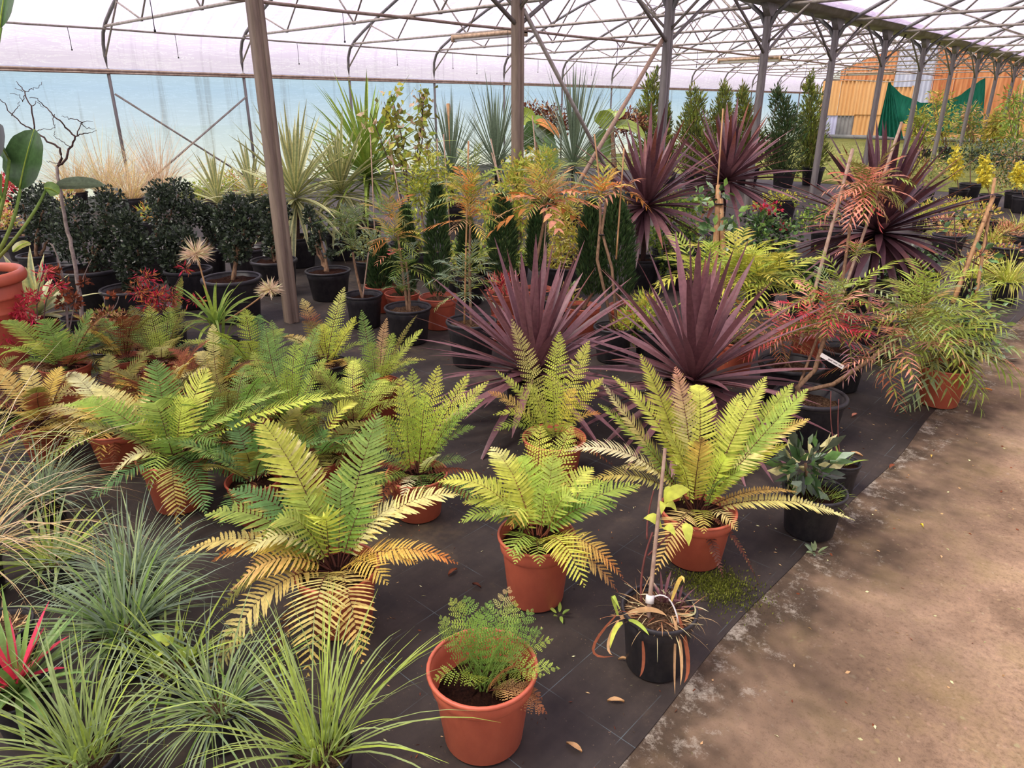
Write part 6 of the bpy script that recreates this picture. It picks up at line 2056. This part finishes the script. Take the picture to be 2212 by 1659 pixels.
DG2 = ('dg', 'g', 'sh', 'bg')
for nm, lab, cat, px, D, parts in [
        ('glossy_shrub', 'dark glossy shrub with red berries below the speckled cordyline', 'shrub', (1670, 590), .4, [([(1650, 480, 46, 30), (1690, 510, 40, 34), (1630, 520, 40, 30)], 1000, .055, .016, DG2, 'glossy_leaf', .1), ([(1655, 450, 34, 12), (1690, 490, 20, 10)], 90, .04, .014, ('mag', 'rd'), 'soft_leaf', .1)]),
        ('glossy_shrub', 'dark glossy shrub under the right leaves of the big purple cordyline', 'shrub', (1960, 655), .4, [([(1950, 570, 50, 36), (1990, 600, 34, 24), (1930, 610, 40, 22), (2000, 560, 30, 24)], 1300, .05, .015, DG2, 'glossy_leaf', .1), ([(1960, 615, 30, 14)], 40, .04, .014, ('mag', 'rd'), 'soft_leaf', .1)]),
        ('yellow_shrub', 'low yellow-variegated shrub on the lawn edge', 'shrub', (1690, 470), .4, [([(1690, 428, 50, 14), (1650, 445, 40, 12)], 500, .05, .014, ('nd', 'yel', 'lg'), 'soft_leaf', .2)]),
        ('green_shrub', 'mid-green shrub behind the variegated one', 'shrub', (1780, 545), .4, [([(1780, 460, 46, 24), (1740, 480, 34, 22), (1790, 520, 40, 22)], 700, .05, .013, ('g', 'dg', 'lg'), 'soft_leaf', .1)]),
        ('golden_plant', 'golden low plant in front of the yellow flowering shrub', 'shrub', (2040, 500), .4, [([(2030, 450, 46, 16), (2070, 440, 36, 14)], 500, .06, .012, ('nd', 'oy', 'lg'), 'soft_leaf', .2)]),
        ('golden_plant', 'golden low plant behind the bamboo canes', 'shrub', (2135, 522), .4, [([(2120, 460, 40, 18), (2090, 490, 30, 16)], 450, .06, .012, ('nd', 'oy', 'lg', 'tan'), 'soft_leaf', .2)]),
        ('brown_grass', 'brown dry grassy plant behind the yellow-green grass pots', 'shrub', (2185, 560), .36, [([(2175, 500, 36, 22), (2150, 530, 30, 16)], 450, .08, .006, ('tan', 'rb', 'sal', 'straw'), 'dry_leaf', .6)]),
        ('brown_grass', 'brown dry grassy plant beside the bamboo canes', 'shrub', (2040, 560), .36, [([(2035, 480, 26, 18), (2060, 520, 24, 20)], 300, .08, .006, ('tan', 'rb', 'sal', 'straw'), 'dry_leaf', .6)]),
        ('rusty_shrub', 'rust-coloured leafy plant between the yellow-green grass pots', 'shrub', (2160, 590), .36, [([(2165, 545, 40, 18), (2120, 555, 30, 14)], 400, .05, .011, ('tan', 'sal', 'nd', 'rb'), 'soft_leaf', .2)]),
        ('grey_shrub', 'grey-green bushy shrub beyond the yellow flowers', 'shrub', (2090, 430), .4, [([(2095, 330, 60, 30), (2060, 350, 40, 30), (2140, 340, 50, 34)], 1500, .06, .012, ('bl', 'dg', 'sh', 'ol'), 'soft_leaf', .2)]),
        ('grey_shrub', 'grey-green bushy shrub at the end of the row by the aisle', 'shrub', (2190, 450), .4, [([(2190, 330, 50, 34), (2200, 380, 40, 30), (2160, 380, 40, 30)], 1300, .06, .012, ('bl', 'dg', 'tan', 'ol'), 'soft_leaf', .2)]),
        ('tangled_shrub', 'tangled brown-green shrub behind the big purple cordyline', 'shrub', (1990, 440), .4, [([(1990, 360, 50, 34), (1950, 380, 36, 30)], 900, .06, .011, ('ol', 'tan', 'dg', 'nd'), 'soft_leaf', .2)])]:
    t, c = clump(nm, lab, cat, px, D, .28, parts)


def yellow_spire(label, px, x, y0, y1):
    t, c = potted('yellow_shrub', label, 'shrub', px, .34, .26, 'black', .9)
    stem(t, [c, ON(x, y1, c), ON(x, y0 - 6, c)], .009, .004, 'bark', 'stem')
    bush(t, c, [(x, y0 + (y1 - y0) * f, w_, (y1 - y0) * .2) for f, w_ in ((.1, 7), (.35, 12), (.6, 16), (.85, 13))], 260, .07, .028, ('yel', 'yel', 'nd'), 'soft_leaf', up=-.3, shell=.1)


yellow_spire('bright yellow leafy spire, left of three', (2065, 440), 2065, 318, 385)
yellow_spire('bright yellow leafy spire behind the bamboo canes, middle of three', (2132, 455), 2128, 338, 400)
yellow_spire('bright yellow leafy spire by the aisle, right of three', (2203, 460), 2202, 352, 400)

for lab, px, D, L, n in [('yellow-green arching grass in a square black pot at the mat edge', (2165, 655), .23, (.2, .36), 240), ('yellow-green arching grass in a black pot left of the bamboo canes', (2082, 645), .22, (.2, .36), 220),
                         ('pale yellow-green grass tuft in the second row behind the canes', (2130, 560), .24, (.18, .3), 180), ('bright yellow-green grass tuft next to the rusty plant', (2190, 530), .24, (.18, .3), 180),
                         ('yellow-green grass tuft below the golden plants', (2030, 540), .24, (.18, .32), 180), ('fine green grass tuft among the golden plants', (1985, 500), .24, (.2, .4), 130)]:
    t, c = potted('golden_grass', lab, 'grass', px, D, .2, 'black', .9)
    grass(t, c, n, L, .0038, ('yg', 'nd', 'lg', 'py'), .06, (10, 85), (.6, 2.2))
t, c = potted('black_tub', 'wide empty black tub with a dark rim behind the climber leaves', 'tub', (2050, 512), .46, .28, 'tub', .9)
bush(t, c, [(2050, 470, 20, 5)], 30, .04, .01, ('g', 'tan'), 'soft_leaf')

# airy saplings in front of the end wall and thin canes
for i, (px, x, y0, y1, rx, cols, lab) in enumerate([
        ((2040, 345), 2030, 200, 320, 40, ('ol', 'pg', 'nd', 'oy'), 'airy sapling with yellowish leaves in front of the green net'), ((1990, 350), 1985, 240, 320, 26, ('ol', 'pg', 'nd'), 'slender sapling beside the hanging green net'),
        ((2110, 350), 2095, 230, 310, 34, ('ol', 'pg', 'tan'), 'airy olive sapling before the orange end wall'), ((2190, 370), 2190, 200, 330, 40, ('g', 'pg', 'lg', 'ol'), 'leafy green bamboo by the aisle under the gutter'),
        ((2150, 362), 2150, 250, 320, 26, ('nd', 'oy', 'ol'), 'yellowing sapling under the gutter')]):
    t, c = potted('sapling', lab, 'sapling', px, .5, .38, 'black', .9)
    for k in range(4):
        xx = x + rng.uniform(-.6, .6) * rx
        stem(t, [c, ON((x + xx) / 2, (y0 + y1) / 2 + 20, c), ON(xx, y0 + rng.uniform(0, 20), c)], .02, .008, 'bark', 'stem')
    bush(t, c, [(x, y0 + (y1 - y0) * f, rx * w_, (y1 - y0) * .22) for f, w_ in ((.15, .8), (.45, 1), (.75, .9))], 800, .16, .02, cols, 'soft_leaf', up=-.2, shell=.05)

# ---- green shade net hung from the frame
simple('shade_net', (26, 118, 92), 0.75, 0.25, c2=(18, 86, 68), scale=6, stretch=(6, 1, .5), trans=0.25)
YN = 38.56
t = thing('shade_net', 'green shade net hanging in folds in front of the orange end wall', 'net', (-11.5, YN, 0.02))
top = GY(1919, 178, YN)
mb = MB()
nu, nv = 26, 12
P = np.zeros((nv, nu, 3))
L0, R0 = GY(1893, 292, YN), GY(1945, 300, YN)
for i in range(nv):
    f = i / (nv - 1)
    a = top + (L0 - top) * f
    b = top + np.array([.1, 0, 0]) + (R0 - top) * f
    s = np.linspace(0, 1, nu)[:, None]
    P[i] = a + (b - a) * s
    P[i, :, 1] += .12 * np.sin(np.arange(nu) * 1.3) * (.2 + f)
    P[i, :, 2] = np.maximum(P[i, :, 2], .02)
grid_sheet(mb, P)
mb.build('gathered_drape', 'shade_net', t)
mb = MB()
e0, e1 = [(1919, 178), (1950, 205), (1990, 222), (2035, 222), (2075, 205), (2108, 180), (2128, 168)], [(1935, 262), (1960, 268), (1990, 282), (2035, 288), (2070, 292), (2098, 290), (2122, 286)]
A = np.array([GY(*p, YN) for p in e0])
B = np.array([GY(*p, YN) for p in e1])
s = np.linspace(0, 1, 8)[:, None, None]
u = np.linspace(0, 6, 37)
A = np.stack([np.interp(u, np.arange(7), A[:, k]) for k in range(3)], -1)
B = np.stack([np.interp(u, np.arange(7), B[:, k]) for k in range(3)], -1)
P = A[None] * (1 - s) + B[None] * s
P[..., 1] += .08 * np.sin(np.arange(37) * .9)[None, :] + .05 * np.sin(s[..., 0] * 6)
P[..., 2] = np.maximum(P[..., 2], .02)
grid_sheet(mb, P)
mb.build('swag', 'shade_net', t)
mb = MB()
tube(mb, [(WX, YN, top[2] + .3), top + [0, 0, .02], GY(2128, 167, YN), (CX, YN, 2.75)], .02, 5)
mb.build('support_wire', 'steel_pipe', t)

# ---- lawn blades
mb = MB()
n = 9000
p = np.stack([rng.uniform(-15, -1.4, n), rng.uniform(17.05, 36, n), np.full(n, .01)], -1)
p = p[np.abs(p[:, 0] - CX) > .12]
n = len(p)
leaf_cloud(mb, p, np.tile(ZUP, (n, 1)), .07, .008, (leafc((112, 122, 62)), leafc((140, 146, 80)), leafc((160, 158, 100))), .5, .5)
o = mb.build('lawn_blades', 'soft_leaf', None, 'stuff')
tag(o, 'short green lawn growing at the far end of the tunnel', 'grass')

# ---- litter on the mat: dry leaf bits and fallen leaves
mb = MB()
n = 1500
X = -.76 - np.abs(rng.normal(0, 1, n)) * 1.6
p = np.stack([X, rng.uniform(.3, 7, n), np.full(n, .006)], -1)
leaf_cloud(mb, p, rand_dirs(n) * [1, 1, .05], .014, .0022, ('tan', 'straw', 'rb', 'br', 'cr'), 0, .1)
n = 260
p = np.stack([rng.uniform(-.74, .7, n), rng.uniform(1.0, 6, n), np.full(n, .003)], -1)
leaf_cloud(mb, p, rand_dirs(n) * [1, 1, .05], .014, .004, ('tan', 'straw', 'rb', 'cr'), 0, .1)
o = mb.build('litter', 'dry_leaf', None, 'stuff')
tag(o, 'scattered dry bits of leaf and straw on mat and concrete', 'litter')
for x, y, s, cl, lab in [(978, 1240, .05, 'rb', 'curled brown fallen leaf beside the large drooping fern'), (1030, 1270, .04, 'br', 'small dark bark chip on the mat'), (1925, 1012, .06, 'rb', 'brown fallen leaf on the concrete edge'), (2010, 990, .03, 'oy', 'pale yellow fallen leaf on the concrete'),
                         (1330, 1520, .05, 'tan', 'dry folded leaf in front of the iris pot'), (1345, 1430, .03, 'tan', 'dry chip beside the iris pot'), (1940, 800, .07, 'og', 'orange fallen leaf near the wide black pot'), (1845, 900, .06, 'sal', 'narrow salmon fallen leaf on the mat'),
                         (1850, 985, .06, 'tan', 'narrow tan fallen leaf near the small black pot'), (2130, 845, .06, 'og', 'orange fallen leaf on the concrete beside the terracotta pot'), (1990, 1140, .025, 'yel', 'tiny yellow leaf on the concrete'), (1240, 1620, .05, 'tan', 'dry twig piece by the front pot')]:
    g = G(x, y)
    g[2] = .006
    mb = MB()
    a = rng.uniform(0, 6.28)
    d = np.array([math.cos(a), math.sin(a), 0])
    sd_ = np.array([-d[1], d[0], 0])
    u = np.linspace(0, 1, 6)
    P = (g + d * s * (u - .5)[:, None] + ZUP * (.006 * np.sin(u * 3.14))[:, None])[None]
    blades(mb, P, (sd_ * s * .16)[None, None] * np.array([.1, .8, 1, .9, .5, .05])[None, :, None], np.array([0, 0, .008])[None, None] * np.ones((1, 6, 1)), np.broadcast_to(PAL[cl], (1, 6, 3)))
    tag(mb.build('fallen_leaf', 'dry_leaf', origin=g), lab, 'leaf')
